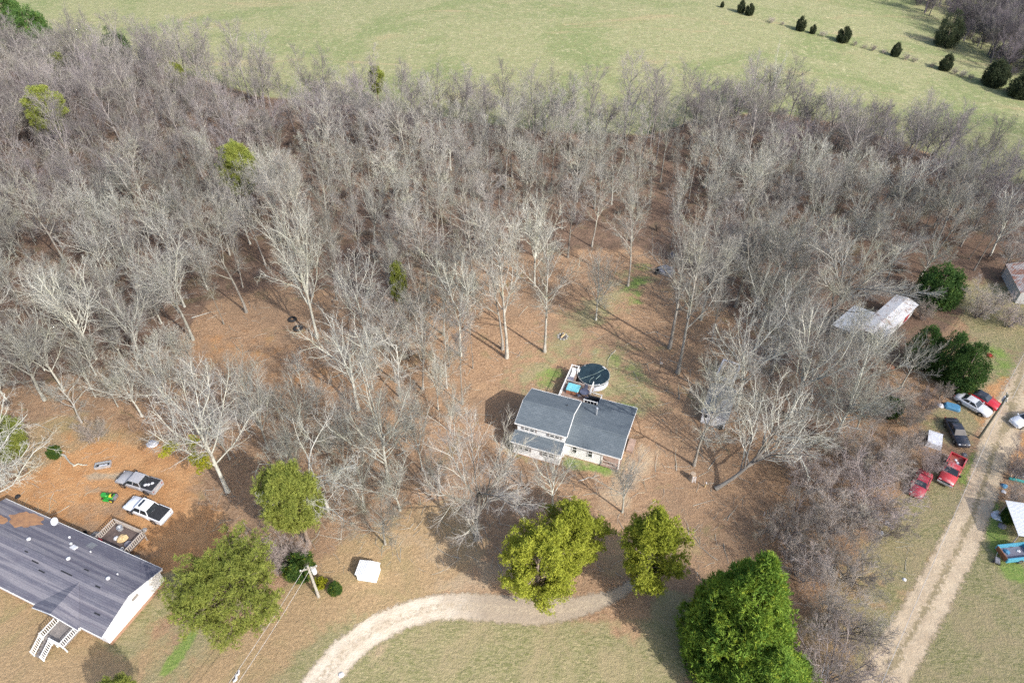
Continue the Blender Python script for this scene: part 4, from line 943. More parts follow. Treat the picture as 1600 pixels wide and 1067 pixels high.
# fascia and gutters
for a, b, z, hh in (((-.04, -.06), (7.0, -.02), 4.22, .2), ((-.08, -1.56), (6.75, -1.52), 2.26, .18), ((6.76, .36), (14.1, .40), 2.5, .18), ((0, 6.74), (6.97, 6.78), 4.2, .18), ((8.95, 9.9), (14.05, 9.95), 2.3, .2)):
    box(a[0], b[0], a[1], b[1], z, z + hh).build('gutter', M['white_trim'], ho)
for x in (-.05, 6.98): 
    m = MB()
    for ya, za, yb, zb in ((0, 4.38, 3.2, 5.54), (3.2, 5.54, 6.72, 4.34)): m.slab([(x, ya, za), (x + .05, ya, za), (x + .05, yb, zb), (x, yb, zb)], .2)
    m.build('rake_board', M['white_trim'], ho)
m = MB()
for ya, za, yb, zb in ((.42, 2.64, 3.25, 3.84), (3.25, 3.84, 9.88, 2.47)): m.slab([(14.06, ya, za), (14.11, ya, za), (14.11, yb, zb), (14.06, yb, zb)], .2)
m.build('rake_board', M['white_trim'], ho)
MB().slab([(6.73, -1.5, 2.4), (6.79, -1.5, 2.4), (6.79, .18, 2.96), (6.73, .18, 2.96)], .2).build('rake_board', M['white_trim'], ho)
for x in (1.55, 2.3, 5.0, 5.65): window(ho, x, .2, 3.42, .52, .72)
for x in (1.0, 2.85, 4.45, 6.2): shutter(ho, x, .2, 3.4, .24, .78)
for x in (1.25, 2.1, 4.6, 5.4): window(ho, x, -1.28, 1.2, .55, .9)
for x in (.75, 2.62, 4.1, 5.95): shutter(ho, x, -1.28, 1.18, .26, .95)
for x in (7.95, 10.05): window(ho, x, .72, 1.05, .52, 1.25)
box(12.1, 12.95, 2.55, 2.6, .34, 2.3).build('door', M['old_siding'], ho); box(13.15, 13.65, 2.55, 2.6, 1.1, 2.1).build('window', M['glass'], ho)
for x, y in ((13.85, .62), (11.62, .72)): post(ho, x, y, .0, 2.48, .14)
box(11.52, 14.0, .5, 2.58, .131, .30).build('porch_floor', M['deck_wood'], ho)
railing(ho, [(11.7, .66), (13.75, .66)], .36, .75, 'rail_wood', bal=.5)
window(ho, 13.8, 6.0, 1.1, .9, 1.0, 1, 'y')
MB().lathe([(.1, 0), (.1, 1.35), (.16, 1.36), (.16, 1.48), (.02, 1.52)], 12, (9.3, 6.05, 3.1)).build('flue_pipe', M['galvanised'], ho)
MB().lathe([(.07, 0), (.07, .3), (.02, .31)], 8, (5.6, 4.6, 5.0)).build('roof_vent', M['black_plastic'], ho)
box(14.1, 15.0, 4.0, 6.2, -.1, .45).build('side_step', M['deck_wood'], ho)
# the deck behind it
dk = thing('wooden_deck', 'wooden deck with white railings between house and round pool', 'deck', (HO[0], HO[1], 0), HR)
MB().box(3.1, 7.2, 6.5, 13.4, .96, 1.08).box(3.1, 4.35, 13.405, 15.7, .96, 1.08).box(7.205, 8.93, 8.35, 11.2, .96, 1.08).build('floor', M['deck_wood'], dk)
m = MB()
for x, y in ((3.2, 7), (3.2, 10), (3.2, 13), (3.2, 15.5), (7.1, 13.2), (7.1, 11), (4.3, 15.5), (8.8, 11), (5.2, 13.2)): m.box(x - .07, x + .07, y - .07, y + .07, -.1, .955)
m.build('support_posts', M['rail_wood'], dk)
MB().box(3.08, 3.13, 6.6, 15.7, .15, .95).build('skirt', M['white_trim'], dk)
railing(dk, [(3.2, 6.9), (3.2, 10.0), (3.2, 12.4), (3.2, 15.6), (4.25, 15.6), (4.25, 14.9)], 1.08, .95, 'white_trim', bal=.22)
railing(dk, [(3.35, 12.4), (5.3, 12.4), (7.1, 12.4)], 1.08, .9, 'rail_wood', bal=.3)
railing(dk, [(7.1, 13.2), (7.1, 11.25), (8.85, 11.1), (8.85, 9.2)], 1.08, .9, 'white_trim', bal=.25)
railing(dk, [(6.95, 8.45), (8.8, 8.45)], 1.08, 2.0, 'white_trim', bal=.4, name='screen')
# the pool
def pool():
    r = 2.24; p = hl(6.55, 15.5); t = thing('round_pool', 'round above-ground pool under a black tarpaulin cover', 'pool', p, HR)
    MB().lathe([(r, -.05), (r, 1.25), (r - .08, 1.25), (r - .08, -.05)], 40, cap=False).build('wall', M['pool_wall'], t)
    MB().lathe([(r - .1, 1.245), (r + .1, 1.245), (r + .1, 1.31), (r - .1, 1.31)], 40, cap=False).build('rim', M['white_trim'], t)
    g_ = NP(4); nr, na = 14, 56; V = []; 
    for i in range(nr + 1):
        rr = r * 1.03 * i / nr
        for k in range(na):
            a = 2 * math.pi * k / na
            z = 1.36 - .22 * (1 - (i / nr) ** 2) + .10 * math.exp(-((rr * math.cos(a) - .5) ** 2 + (rr * math.sin(a) - .2) ** 2) / .12) + .035 * math.sin(a * 9 + 2 * i / nr) * (i / nr) + .03 * math.sin(a * 3 + i * .6) + g_.normal(0, .006)
            if i == nr: z = 1.33
            V.append((rr * math.cos(a), rr * math.sin(a), z))
    for k in range(na): a = 2 * math.pi * k / na; V.append((r * 1.05 * math.cos(a), r * 1.05 * math.sin(a), 1.08 + .05 * math.sin(a * 12)))
    F = [(i * na + k, i * na + (k + 1) % na, (i + 1) * na + (k + 1) % na, (i + 1) * na + k) for i in range(nr + 1) for k in range(na)]
    c = MB(); c.add(V, F).build('cover', M['pool_cover'], t, smooth=True)
    MB().tube([(-1.6, -1.75, 1.36), (-.7, -.8, 1.33), (.3, .3, 1.30), (1.3, 1.75, 1.35)], .018, 5).build('cord', M['cord'], t)
    MB().tube([(-.1, -2.1, 1.34), (-.2, -1.2, 1.28), (.15, -.5, 1.28)], .022, 5).build('cord', M['cord'], t)
    MB().tube([(.55, -.9, 1.31), (.95, .15, 1.31)], .03, 5).build('cord', M['cord'], t)
pool()
# on the deck
def at_deck(name, label, cat_, x, y, rz=0.0): return thing(name, label, cat_, hl(x, y, 1.08), HR + rz)
t = at_deck('hot_tub', 'square hot tub with turquoise cover on the deck', 'hot tub', 4.65, 11.3)
MB().cham(-.85, .85, -.7, .7, 0, .72, .08).build('cabinet', M['tub_wood'], t); MB().cham(-.9, .9, -.74, .74, .722, .84, .06).build('cover', M['tub_cover'], t); box(-.88, .88, -.02, .02, .841, .86).build('fold_strap', M['tub_cover'], t)
t = at_deck('patio_table', 'dark wrought-iron patio table on the deck', 'table', 6.35, 11.1)
MB().lathe([(.62, .68), (.66, .70), (.66, .73), (.02, .735)], 24).build('table_top', M['iron'], t)
for a in range(4): MB().tube([(.5 * math.cos(a * 1.57 + .7), .5 * math.sin(a * 1.57 + .7), 0), (.35 * math.cos(a * 1.57 + .7), .35 * math.sin(a * 1.57 + .7), .69)], .025, 6).build('leg', M['iron'], t)
def chair(x, y, rz, lab):
    t = at_deck('patio_chair', lab, 'chair', x, y, rz)
    MB().cham(-.24, .24, -.24, .24, .42, .48, .03).build('seat', M['iron'], t)
    MB().slab([(-.24, .22, .48), (.24, .22, .48), (.22, .34, .98), (-.22, .34, .98)], .04).build('backrest', M['iron'], t)
    for a in (-.21, .21):
        for b in (-.21, .21): MB().tube([(a, b, 0), (a, b, .42)], .018, 5).build('leg', M['iron'], t)
chair(6.3, 12.0, 0, 'iron patio chair on the pool side of the patio table'); chair(6.9, 10.35, R(200), 'iron patio chair on the house side of the patio table')
chair(5.7, 10.4, R(140), 'iron patio chair between the hot tub and the patio table')
t = at_deck('patio_sofa', 'black covered patio sofa in the deck corner by the roof', 'sofa', 7.95, 10.1, R(0))
MB().cham(-.85, .85, -.4, .4, .0, .48, .08).build('seat', M['black_cloth'], t); MB().cham(-.87, .87, .2, .46, .482, .95, .07).build('backrest', M['black_cloth'], t)
for s in (-1, 1): MB().cham(*sorted((s * .66, s * .88)), -.42, .195, .483, .68, .05).build('armrest', M['black_cloth'], t)
t = at_deck('storage_box', 'slate grey storage box on the deck by the left railing', 'box', 3.75, 13.1)
MB().cham(-.36, .36, -.42, .42, 0, .5, .04).build('body', M['slate_fabric'], t); MB().cham(-.39, .39, -.45, .45, .502, .58, .03).build('lid', M['slate_fabric'], t)
t = at_deck('lounge_chair', 'white reclining lounge chair at the far corner of the deck', 'lounge chair', 3.75, 14.45, R(0))
MB().slab([(-.3, -.8, .36), (.3, -.8, .36), (.3, .2, .36), (-.3, .2, .36)], .06).build('seat', M['white_trim'], t); MB().slab([(-.3, .205, .37), (.3, .205, .37), (.3, .75, .78), (-.3, .75, .78)], .06).build('backrest', M['white_trim'], t)
for a in (-.26, .26):
    for b in (-.7, .15): box(a - .03, a + .03, b - .03, b + .03, 0, .3).build('leg', M['white_trim'], t)

# ------------------------------------------------------------------ the dark-roofed home at the left
BO = un(437 / 2.757, 680 + 870 / 2.757, 2.7); BR = R(-22.5)
bo = thing('manufactured_home', 'long manufactured home with purple-grey streaked shingle roof and white gable end', 'house', (BO[0], BO[1], 0), BR)
def bl(x, y, z=0.0):
    c, s = math.cos(BR), math.sin(BR); return (BO[0] + c * x - s * y, BO[1] + s * x + c * y, z)
LB = -24
MB().add([(LB + .2, .3, .55), (-.3, .3, .55), (-.3, 7.95, .55), (LB + .2, 7.95, .55), (LB + .2, .3, 2.62), (-.3, .3, 2.62), (-.3, 7.95, 2.62), (LB + .2, 7.95, 2.62), (LB + .2, 4.1, 3.78), (-.3, 4.1, 3.78)],
         [(0, 1, 5, 4), (2, 3, 7, 6), (1, 2, 6, 9, 5), (3, 0, 4, 8, 7), (0, 3, 2, 1)]).build('wall', M['white_siding'], bo)
MB().box(LB + .25, -.35, .36, 7.9, -.2, .549).build('skirting', M['brick'], bo)
BZ = lambda y: 2.72 + (3.95 - 2.72) * (y if y < 4.1 else 8.2 - y) / 4.1
slope('roof_slope', [(LB, 0, 2.72), (0, 0, 2.72), (0, 4.098, 3.95), (LB, 4.098, 3.95)], .12, 'purple_shingle', bo)
slope('roof_slope', [(LB, 8.2, 2.72), (LB, 4.102, 3.95), (0, 4.102, 3.95), (0, 8.2, 2.72)], .12, 'purple_shingle', bo)
MB().add([(-9.2, -.03, 2.735), (-6.1, 3.3, 3.75), (-2.9, -.03, 2.735), (-6.1, -.35, 3.62), (-9.2, -.35, 2.68), (-2.9, -.35, 2.68)], [(0, 4, 3, 1), (1, 3, 5, 2), (4, 5, 3), (0, 1, 2), (0, 2, 5, 4)]).build('porch_gable', M['purple_shingle'], bo)
m = MB()
for ya, za, yb, zb in ((0, 2.70, 4.1, 3.93), (4.1, 3.93, 8.2, 2.70)): m.slab([(.01, ya, za), (.06, ya, za), (.06, yb, zb), (.01, yb, zb)], .2)
m.build('rake_board', M['white_trim'], bo)
for x0, x1 in ((LB, -9.25), (-2.85, .0)): box(x0, x1, -.08, -.02, 2.55, 2.73).build('gutter', M['white_trim'], bo)
MB().slab([(-9.25, -.42, 2.68), (-9.25, -.36, 2.68), (-6.1, -.36, 3.62), (-6.1, -.42, 3.62)], .12).slab([(-6.1, -.42, 3.62), (-6.1, -.36, 3.62), (-2.85, -.36, 2.68), (-2.85, -.42, 2.68)], .12).build('fascia', M['white_trim'], bo)
box(LB, 0, 8.22, 8.27, 2.55, 2.70).build('gutter', M['white_trim'], bo)
o = box(-.3, -.26, 4.2, 5.0, 2.35, 2.75).build('gable_vent', M['shutter'], bo)
for x in (-18, -14, -11): window(bo, x, .3, 1.2, .8, .95)
box(-5.8, -4.9, .25, .3, .98, 2.5).build('door', M['old_siding'], bo)
for x, y, r in ((-15.5, 5.0, .22), (-9.4, 4.9, .22), (-3.55, 4.78, .22), (-12.1, 7.1, .14), (-11.1, 6.5, .16), (-8.3, 6.6, .09), (-3.2, 5.6, .08)):
    z = BZ(y); v = MB().lathe([(r * .55, -.05), (r * .55, .12), (r, .13), (r * .95, .24), (r * .3, .32)], 14, (x, y, z)).build('roof_vent', M['junk_white'], bo)
MB().slab([(-10.8, 6.1, BZ(6.1) + .16), (-10.1, 6.1, BZ(6.1) + .16), (-10.1, 6.55, BZ(6.55) + .12), (-10.8, 6.55, BZ(6.55) + .12)], .16).build('roof_vent', M['junk_white'], bo)
MB().slab([(-9.6, 7.0, BZ(7.0) + .03), (-8.7, 7.0, BZ(7.0) + .03), (-8.7, 7.7, BZ(7.7) + .03), (-9.6, 7.7, BZ(7.7) + .03)], .03).build('roof_patch', M['shed_shingle'], bo)
g_ = NP(8)
def straw(cx, cy, rx, ry):
    n = 26; V = [(cx, cy, BZ(cy) + .05)]
    for k in range(n):
        a = 6.283 * k / n; q = g_.uniform(.7, 1.15); y = min(8.15, cy + ry * q * math.sin(a)); V.append((cx + rx * q * math.cos(a), y, BZ(y) + .012))
    MB().add(V, [(0, k + 1, (k + 1) % n + 1) for k in range(n)]).build('pine_straw', M['pine_straw'], bo)
straw(-18.8, 6.9, 2.2, 1.25); straw(-21.5, 5.6, 1.6, .7)
for x0, x1, y in ((-9, -7.4, 3.5), (-13, -12, 3.2), (-11.5, -10.6, 2.7), (-4.2, -3.5, 3.6), (-2.4, -1.6, 1.5), (-14.6, -14.1, 3.7), (-6.9, -6.2, 4.6)):
    MB().slab([(x0, y, BZ(y) + .006), (x1, y, BZ(y) + .006), (x1, y + .14, BZ(y + .14) + .006), (x0, y + .14, BZ(y + .14) + .006)], .02).build('missing_shingle', M['black_plastic'], bo)
# satellite dish on the eave
t = thing('satellite_dish', 'white satellite dish on the rear edge of the dark roof', 'satellite dish', bl(-15.1, 8.0, BZ(8.0) + .01), BR)
MB().tube([(0, 0, 0), (0, 0, .45), (0, -.1, .6)], .035, 6).build('mast', M['galvanised'], t)
d_ = MB(); d_.lathe([(.02, 0), (.25, .03), (.45, .10), (.47, .10), (.25, .01), (.02, -.02)], 20)
o = d_.build('dish', M['junk_white'], t, True); o.location = (0, -.1, .68); o.rotation_euler = (R(38), R(10), 0)
MB().tube([(0, -.1, .62), (.1, -.55, .95)], .018, 5).build('feed_arm', M['galvanised'], t)
# front stairs
t = thing('front_stairs', 'white-railed wooden entry stairs on the dark-roofed home', 'stairs', bl(0, 0), BR)
box(-6.75, -3.95, -2.0, .2, .88, 1.0).build('landing', M['stair_wood'], t)
for i in range(5): box(-6.7, -5.45, -2.3 - .3 * i, -2.0 - .3 * i, .72 - .17 * i, .78 - .17 * i).build('step', M['stair_wood'], t)
railing(t, [(-6.75, .1), (-6.75, -1.95)], 1.0, .95, bal=.2, bw=.06); railing(t, [(-4.0, .1), (-4.0, -1.95), (-5.4, -1.95)], 1.0, .95, bal=.2, bw=.06)
railing(t, [(-6.75, -2.1, .9), (-6.75, -3.5, .1)], 1.0, .9, bal=.2, bw=.06); railing(t, [(-5.4, -2.1, .9), (-5.4, -3.5, .1)], 1.0, .9, bal=.2, bw=.06)
for x, y in ((-6.7, -1.9), (-4.05, -1.9), (-5.35, -1.9)): post(t, x, y, -.1, .88, .12)
# rear deck and the clutter on it
t = thing('rear_deck', 'weathered dark rear deck with pale railing behind the dark-roofed home', 'deck', bl(0, 0), BR)
box(-10.8, -6.25, 8.35, 11.4, .78, .9).build('floor', M['old_deck_wood'], t)
for x in (-10.7, -8.5, -6.35):
    for y in (8.6, 11.3): box(x - .07, x + .07, y - .07, y + .07, -.1, .78).build('support_post', M['rail_wood'], t)
def solid_rail(pts):
    for a, b in zip(pts[:-1], pts[1:]): railing(t, [a, b], .9, .9, 'rail_wood', bal=.22, bw=.09)
solid_rail([(-10.75, 8.6), (-10.75, 11.35), (-6.3, 11.35), (-6.3, 8.5)])
def clutter(name, label, cat_, x, y, z, shape, m, fr=bl, rz=0.0):
    o = shape.build(name, M[m]); o.location = fr(x, y, z); o.rotation_euler = (0, 0, BR + rz); return tag(o, label, cat_)
def lump(r, seed, flat=.6, n=10):
    g_ = NP(seed); ring = []
    for i in range(5):
        a = -.2 + 1.7 * i / 4; ring.append([(r * math.cos(a) * g_.uniform(.75, 1.2) * math.cos(6.283 * k / n), r * math.cos(a) * g_.uniform(.75, 1.2) * math.sin(6.283 * k / n), max(0, r * flat * math.sin(a) * g_.uniform(.8, 1.15)) if i else 0.0) for k in range(n)])
    return MB().loft(ring)
def drum(r, h): return MB().lathe([(r * .9, 0), (r, .04), (r, h), (r * .88, h), (r * .85, h * .3), (.02, h * .3)], 18)
clutter('cushion_heap', 'heap of pale cushions in the middle of the rear deck', 'cushions', -8.4, 10.0, .9, lump(.62, 1, .7), 'cut_wood'); clutter('white_bag', 'white bag beside the cushion heap on the rear deck', 'bag', -9.1, 9.8, .9, lump(.3, 2, .9), 'junk_white')
clutter('round_tub', 'grey-blue round tub in the far corner of the rear deck', 'tub', -9.6, 10.9, .9, drum(.34, .45), 'galvanised'); clutter('dark_tub', 'dark blue-grey round tub on the right of the rear deck', 'tub', -6.95, 9.6, .9, drum(.38, .5), 'slate_fabric')
clutter('white_bucket', 'white bucket at the near right of the rear deck', 'bucket', -7.2, 8.9, .9, drum(.2, .38), 'junk_white'); clutter('red_cooler', 'red cooler tucked against the roof at the rear deck', 'cooler', -10.5, 8.75, .9, MB().cham(-.3, .3, -.2, .2, 0, .42, .05), 'red_paint')
clutter('junk_pile', 'tangled pale junk pile beside the rear deck', 'junk', -12.2, 9.3, 0, lump(.8, 3, .6), 'grey_wood'); clutter('junk_pile', 'dark junk under the right corner of the rear deck', 'junk', -5.7, 8.9, 0, lump(.5, 4, .8), 'junk_grey')
clutter('trash_bin', 'dark trash bin under the rear eave of the dark roof', 'bin', -13.2, 8.9, 0, drum(.32, .9), 'black_plastic'); clutter('flat_stone', 'pale flat stone near the white pickup', 'stone', -7.7, 12.2, 0, lump(.35, 6, .35), 'stone')

# ------------------------------------------------------------------ sheds, mobile home, barn, carport
def gable_shed(name, label, cat_, corner, rz, W, D, h, rise, wall, roof, over=.2, door=True, group=None):
    """corner: front left; ridge runs front to back"""
    t = thing(name, label, cat_, (*corner[:2], 0), rz)
    MB().add([(0, 0, 0), (W, 0, 0), (W, D, 0), (0, D, 0), (0, 0, h), (W, 0, h), (W, D, h), (0, D, h), (W / 2, 0, h + rise - .05), (W / 2, D, h + rise - .05)],
             [(0, 1, 5, 8, 4), (2, 3, 7, 9, 6), (1, 2, 6, 5), (3, 0, 4, 7), (0, 3, 2, 1)]).build('wall', M[wall], t)
    z0 = h - over * rise / (W / 2) + .06
    MB().slab([(-over, -over, z0), (W / 2 - .003, -over, h + rise + .06), (W / 2 - .003, D + over, h + rise + .06), (-over, D + over, z0)], .07).build('roof_slope', M[roof], t)
    MB().slab([(W + over, -over, z0), (W + over, D + over, z0), (W / 2 + .003, D + over, h + rise + .06), (W / 2 + .003, -over, h + rise + .06)], .07).build('roof_slope', M[roof], t)
    if door:
        d = box(W * .3, W * .62, -.05, 0, .1, h * .88).build('door', M['white_trim'], t); box(W * .57, W * .59, -.09, -.051, h * .4, h * .46).build('handle', M['black_plastic'], d)
    return t
t = gable_shed('grey_shed', 'grey-roofed shed with white front under bare branches', 'shed', (25.9, 63.6), R(-24.4), 3.2, 5.8, 2.1, .5, 'white_siding', 'shed_shingle', .25)
box(.25, .7, -.04, 0, 1.2, 1.75).build('window', M['glass'], t); box(2.55, 3.0, -.3, -.02, 0, .7).build('meter_box', M['black_plastic'], t)
t = gable_shed('small_white_shed', 'little white metal-roofed shed alone beside the driveway', 'shed', (-17.2, 40.0), R(-9), 2.15, 1.6, 1.3, .14, 'white_siding', 'white_metal_roof', .12)
# open box trailer filled with leaves, behind the grey shed
t = thing('utility_trailer', 'white-rimmed open trailer full of brown leaves behind the grey shed', 'trailer', (31.8, 72.9, 0), R(-29))
box(-1.2, 1.2, -1.95, 1.95, .5, .6).build('floor', M['grey_wood'], t); box(-1.05, 1.05, -1.8, 1.8, .605, .95).build('leaf_load', M['leaf_fill'], t)
for a in ((-1.35, -1.1, -2.05, 2.05), (1.1, 1.35, -2.05, 2.05), (-1.095, 1.095, -2.05, -1.83), (-1.095, 1.095, 1.83, 2.05)): box(*a, .45, 1.12).build('side_panel', M['junk_white'], t)
for s in (-1, 1): MB().lathe([(.1, -.09), (.3, -.09), (.32, 0), (.3, .09), (.1, .09)], 16, (s * 1.48, 0, .32), 'x').build('wheel', M['tyre'], t)
MB().tube([(0, -2.05, .5), (0, -3.0, .45)], .05, 6).build('drawbar', M['rust'], t)
# mobile home with the rusty roof
MO = (53.3, 80.5); MR = R(42.1)
t = thing('mobile_home', 'old mobile home with flaking white and rust metal roof', 'mobile home', (*MO, 0), MR)
MB().add([(.1, -3.35, .5), (12.6, -3.35, .5), (12.6, -.1, .5), (.1, -.1, .5), (.1, -3.35, 2.6), (12.6, -3.35, 2.6), (12.6, -.1, 2.6), (.1, -.1, 2.6), (.1, -1.7, 2.95), (12.6, -1.7, 2.95)],
         [(0, 1, 5, 4), (2, 3, 7, 6), (1, 2, 6, 9, 5), (3, 0, 4, 8, 7), (0, 3, 2, 1)]).build('wall', M['old_siding'], t)
for y0, z0, y1, z1 in ((-3.6, 2.66, -1.702, 3.04), (-1.698, 3.04, .05, 2.66)): MB().slab([(-.1, y0, z0), (12.8, y0, z0), (12.8, y1, z1), (-.1, y1, z1)], .06).build('roof_slope', M['rusty_metal'], t)
box(.2, 12.5, -3.3, -.2, 0, .49).build('skirting', M['junk_grey'], t); box(9.2, 10.6, -3.42, -3.352, .7, 2.5).build('door', M['maroon_paint'], t)
for x in (2.2, 5.5, 11.6): window(t, x, -3.35, 1.3, .8, .8)
window(t, .1, -2.3, 1.2, .7, .8, -1, 'y'); MB().tube([(-.3, .1, 0), (-.25, .15, 2.9)], .06, 6).build('corner_pole', M['grey_wood'], t)
t = thing('lean_to', 'low lean-to with streaked grey metal roof against the mobile home', 'lean-to', (*MO, 0), MR)
MB().slab([(-1.6, .1, 2.58), (5.8, .1, 2.58), (5.8, 3.5, 2.15), (-1.6, 3.5, 2.15)], .06).build('roof', M['pale_metal'], t)
for x in (-1.3, 2.0, 5.5):
    for y in (.3, 3.3): post(t, x, y, 0, 2.52 - .42 * (y - .1) / 3.4, .1, 'grey_wood')
for p in ((-1.5, 3.52, 0), (2, 3.55, 0)): pass
clutter('tyre', 'white-walled tyre at the near corner of the mobile home', 'tyre', 0, 0, .02, MB().lathe([(.18, 0), (.33, .02), (.36, .1), (.33, .18), (.18, .2)], 20, cap=False), 'junk_white', lambda x, y, z: tuple(at(1341, 533)[:2]) + (z,))
# barn at the right edge, camper shell, carport
p = at(1604, 468); t = gable_shed('rusty_barn', 'rust-streaked metal-roofed barn at the right edge', 'barn', (p[0] - 2.5, p[1] - 1), R(-14), 6, 8, 2.4, 1.0, 'old_siding', 'barn_metal', .3, False)
p = at(1458, 690); t = thing('camper_shell', 'white pickup camper shell with open back lying in the brush', 'camper shell', p, R(-28))
MB().add([(-.95, -1.3, 0), (.95, -1.3, 0), (.95, 1.3, 0), (-.95, 1.3, 0), (-.85, -1.2, .75), (.85, -1.2, .75), (.85, 1.05, .8), (-.85, 1.05, .8)], [(0, 1, 5, 4), (1, 2, 6, 5), (3, 0, 4, 7), (4, 5, 6, 7)]).build('shell', M['junk_white'], t)
MB().add([(-.9, 1.26, .05), (.9, 1.26, .05), (.83, 1.07, .76), (-.83, 1.07, .76)], [(0, 1, 2, 3)]).build('rear_window', M['car_glass'], t)
m = MB()
for q_ in ([(-.95, 1.3, 0), (-.85, 1.06, .84)], [(.95, 1.3, 0), (.85, 1.06, .84)], [(-.95, 1.3, 0), (.95, 1.3, 0)], [(-.85, 1.06, .84), (.85, 1.06, .84)]): m.tube(q_, .04, 5)
m.build('frame', M['junk_white'], t)
for s in (-1, 1): MB().add([(s * .96, -.9, .2), (s * .96, .8, .2), (s * .9, .7, .6), (s * .9, -.8, .6)], [(0, 1, 2, 3)]).build('side_window', M['car_glass'], t)
p = at(1612, 838); t = thing('carport', 'grey corrugated-roofed carport cut by the right edge', 'carport', p, R(-12))
MB().slab([(-3.2, -2.2, 2.5), (3.5, -2.2, 2.6), (3.5, 2.6, 2.75), (-3.2, 2.6, 2.65)], .06).build('roof', M['carport_metal'], t)
for x in (-3.0, 3.2):
    for y in (-2.0, 2.3): post(t, x, y, 0, 2.42, .1, 'grey_wood')

# ------------------------------------------------------------------ vehicles (local +x is forward)
def wheel_set(t, xs, half, r, wd=.22, rim='rim'):
    for x in xs:
        for s in (-1, 1):
            w_ = MB().lathe([(r * .55, -wd / 2), (r * .92, -wd / 2), (r, -wd / 3), (r, wd / 3), (r * .92, wd / 2), (r * .55, wd / 2)], 18, (x, s * half, r), 'y').build('wheel', M['tyre'], t, True)
            MB().lathe([(r * .6, -wd / 2 - .012), (r * .6, wd / 2 + .012), (r * .2, wd / 2 + .02)], 12, (x, s * half, r), 'y').build('rim', M[rim], w_)
def sect(x, w, zl, zt, crown=.03):
    k = .10
    return [(x, -w * .9, zl), (x, w * .9, zl), (x, w, zl + k), (x, w, zt - k * 1.2), (x, w * .93, zt), (x, 0, zt + crown), (x, -w * .93, zt), (x, -w, zt - k * 1.2), (x, -w, zl + k)]
def cabin(t, x0, x1, x2, x3, w0, w1, z0, z1, paint_, doors=1, roofpaint=None):
    """x0 windscreen foot, x1 roof front, x2 roof back, x3 rear glass foot"""
    MB().add([(x0, -w0, z0), (x0, w0, z0), (x3, w0, z0), (x3, -w0, z0), (x1, -w1, z1), (x1, w1, z1), (x2, w1, z1), (x2, -w1, z1), ((x1 + x2) / 2, 0, z1 + .05)],
             [(0, 1, 5, 4), (1, 2, 6, 5), (2, 3, 7, 6), (3, 0, 4, 7), (4, 5, 8), (5, 6, 8), (6, 7, 8), (7, 4, 8)]).build('roof', M[roofpaint or paint_], t)
    def pane(name, a, b, c, d, ins=.09):
        P = [Vector(p) for p in (a, b, c, d)]; cen = sum(P, Vector()) / 4; n = (P[1] - P[0]).cross(P[3] - P[0]).normalized()
        if n.dot(cen - Vector(((x0 + x3) / 2, 0, z0))) < 0: n = -n
        Q = [p + (cen - p).normalized() * ins + n * .012 for p in P]; MB().add(Q, [(0, 1, 2, 3)]).build(name, M['car_glass'], t)
    pane('windshield', (x0, -w0, z0), (x0, w0, z0), (x1, w1, z1), (x1, -w1, z1), .07); pane('rear_window', (x3, -w0, z0), (x3, w0, z0), (x2, w1, z1), (x2, -w1, z1), .07)
    for s in (-1, 1):
        L = lambda u, top: (x1 + (x2 - x1) * u, s * w1, z1) if top else (x0 + (x3 - x0) * u, s * w0, z0)
        for i in range(doors):
            u0, u1 = i / doors, (i + 1) / doors; pane('side_window', L(u0, 0), L(u1, 0), L(u1, 1), L(u0, 1), .08)
def lamps(t, xf, xr, w, zf, zr):
    for s in (-1, 1):
        MB().cham(xf - .12, xf + .02, *sorted((s * w * .62, s * w * .95)), zf, zf + .15, .02).build('headlight', M['lamp_clear'], t); box(xr - .02, xr + .08, *sorted((s * w * .72, s * w * .97)), zr, zr + .2).build('taillight', M['lamp_red'], t)
def arches(t, xs, half, r):
    for x in xs:
        for s in (-1, 1): MB().lathe([(r * 1.22, -.012), (r * 1.22, .012)], 16, (x, s * half, r * 1.04), 'y').build('wheel_arch', M['black_plastic'], t)
def heading(tail, front, z=.8):
    a, b = un(*tail, z), un(*front, z); return math.atan2(b[1] - a[1], b[0] - a[0]), (a + b) / 2
def sedan(label, tail, front, L, W, H, paint_, roofp=None, cat_='car', name='car', pos=None, group=None):
    rz, c = heading(tail, front); p = pos or (c[0], c[1], 0); h = L / 2; w = W / 2; t = thing(name, label, cat_, p, rz, group)
    S = [sect(-h, w * .80, .34, .70), sect(-h + .12, w * .92, .26, .88), sect(-h + .6, w, .22, .95), sect(-.3 * h, w, .22, .93), sect(.25 * h, w, .22, .92), sect(.55 * h, w * .98, .22, .86), sect(h - .25, w * .92, .24, .72), sect(h - .04, w * .78, .32, .60)]
    MB().loft(S).build('body', M[paint_], t, True)
    cabin(t, .36 * h, .10 * h, -.38 * h, -.68 * h, w * .86, w * .66, .90, H, paint_, 2, roofp)
    arches(t, (-.60 * h, .62 * h), w - .004, .31); wheel_set(t, (-.60 * h, .62 * h), w - .10, .31); lamps(t, h - .12, -h, w * .84, .56, .62)
    box(-h - .05, -h + .1, -w * .78, w * .78, .32, .52).build('bumper', M[paint_], t); box(h - .12, h + .04, -w * .74, w * .74, .30, .5).build('bumper', M[paint_], t)
    for s in (-1, 1): MB().cham(.30 * h, .30 * h + .16, *sorted((s * (w + .005), s * (w + .17))), .90, 1.03, .03).build('mirror', M[paint_], t)
    return t
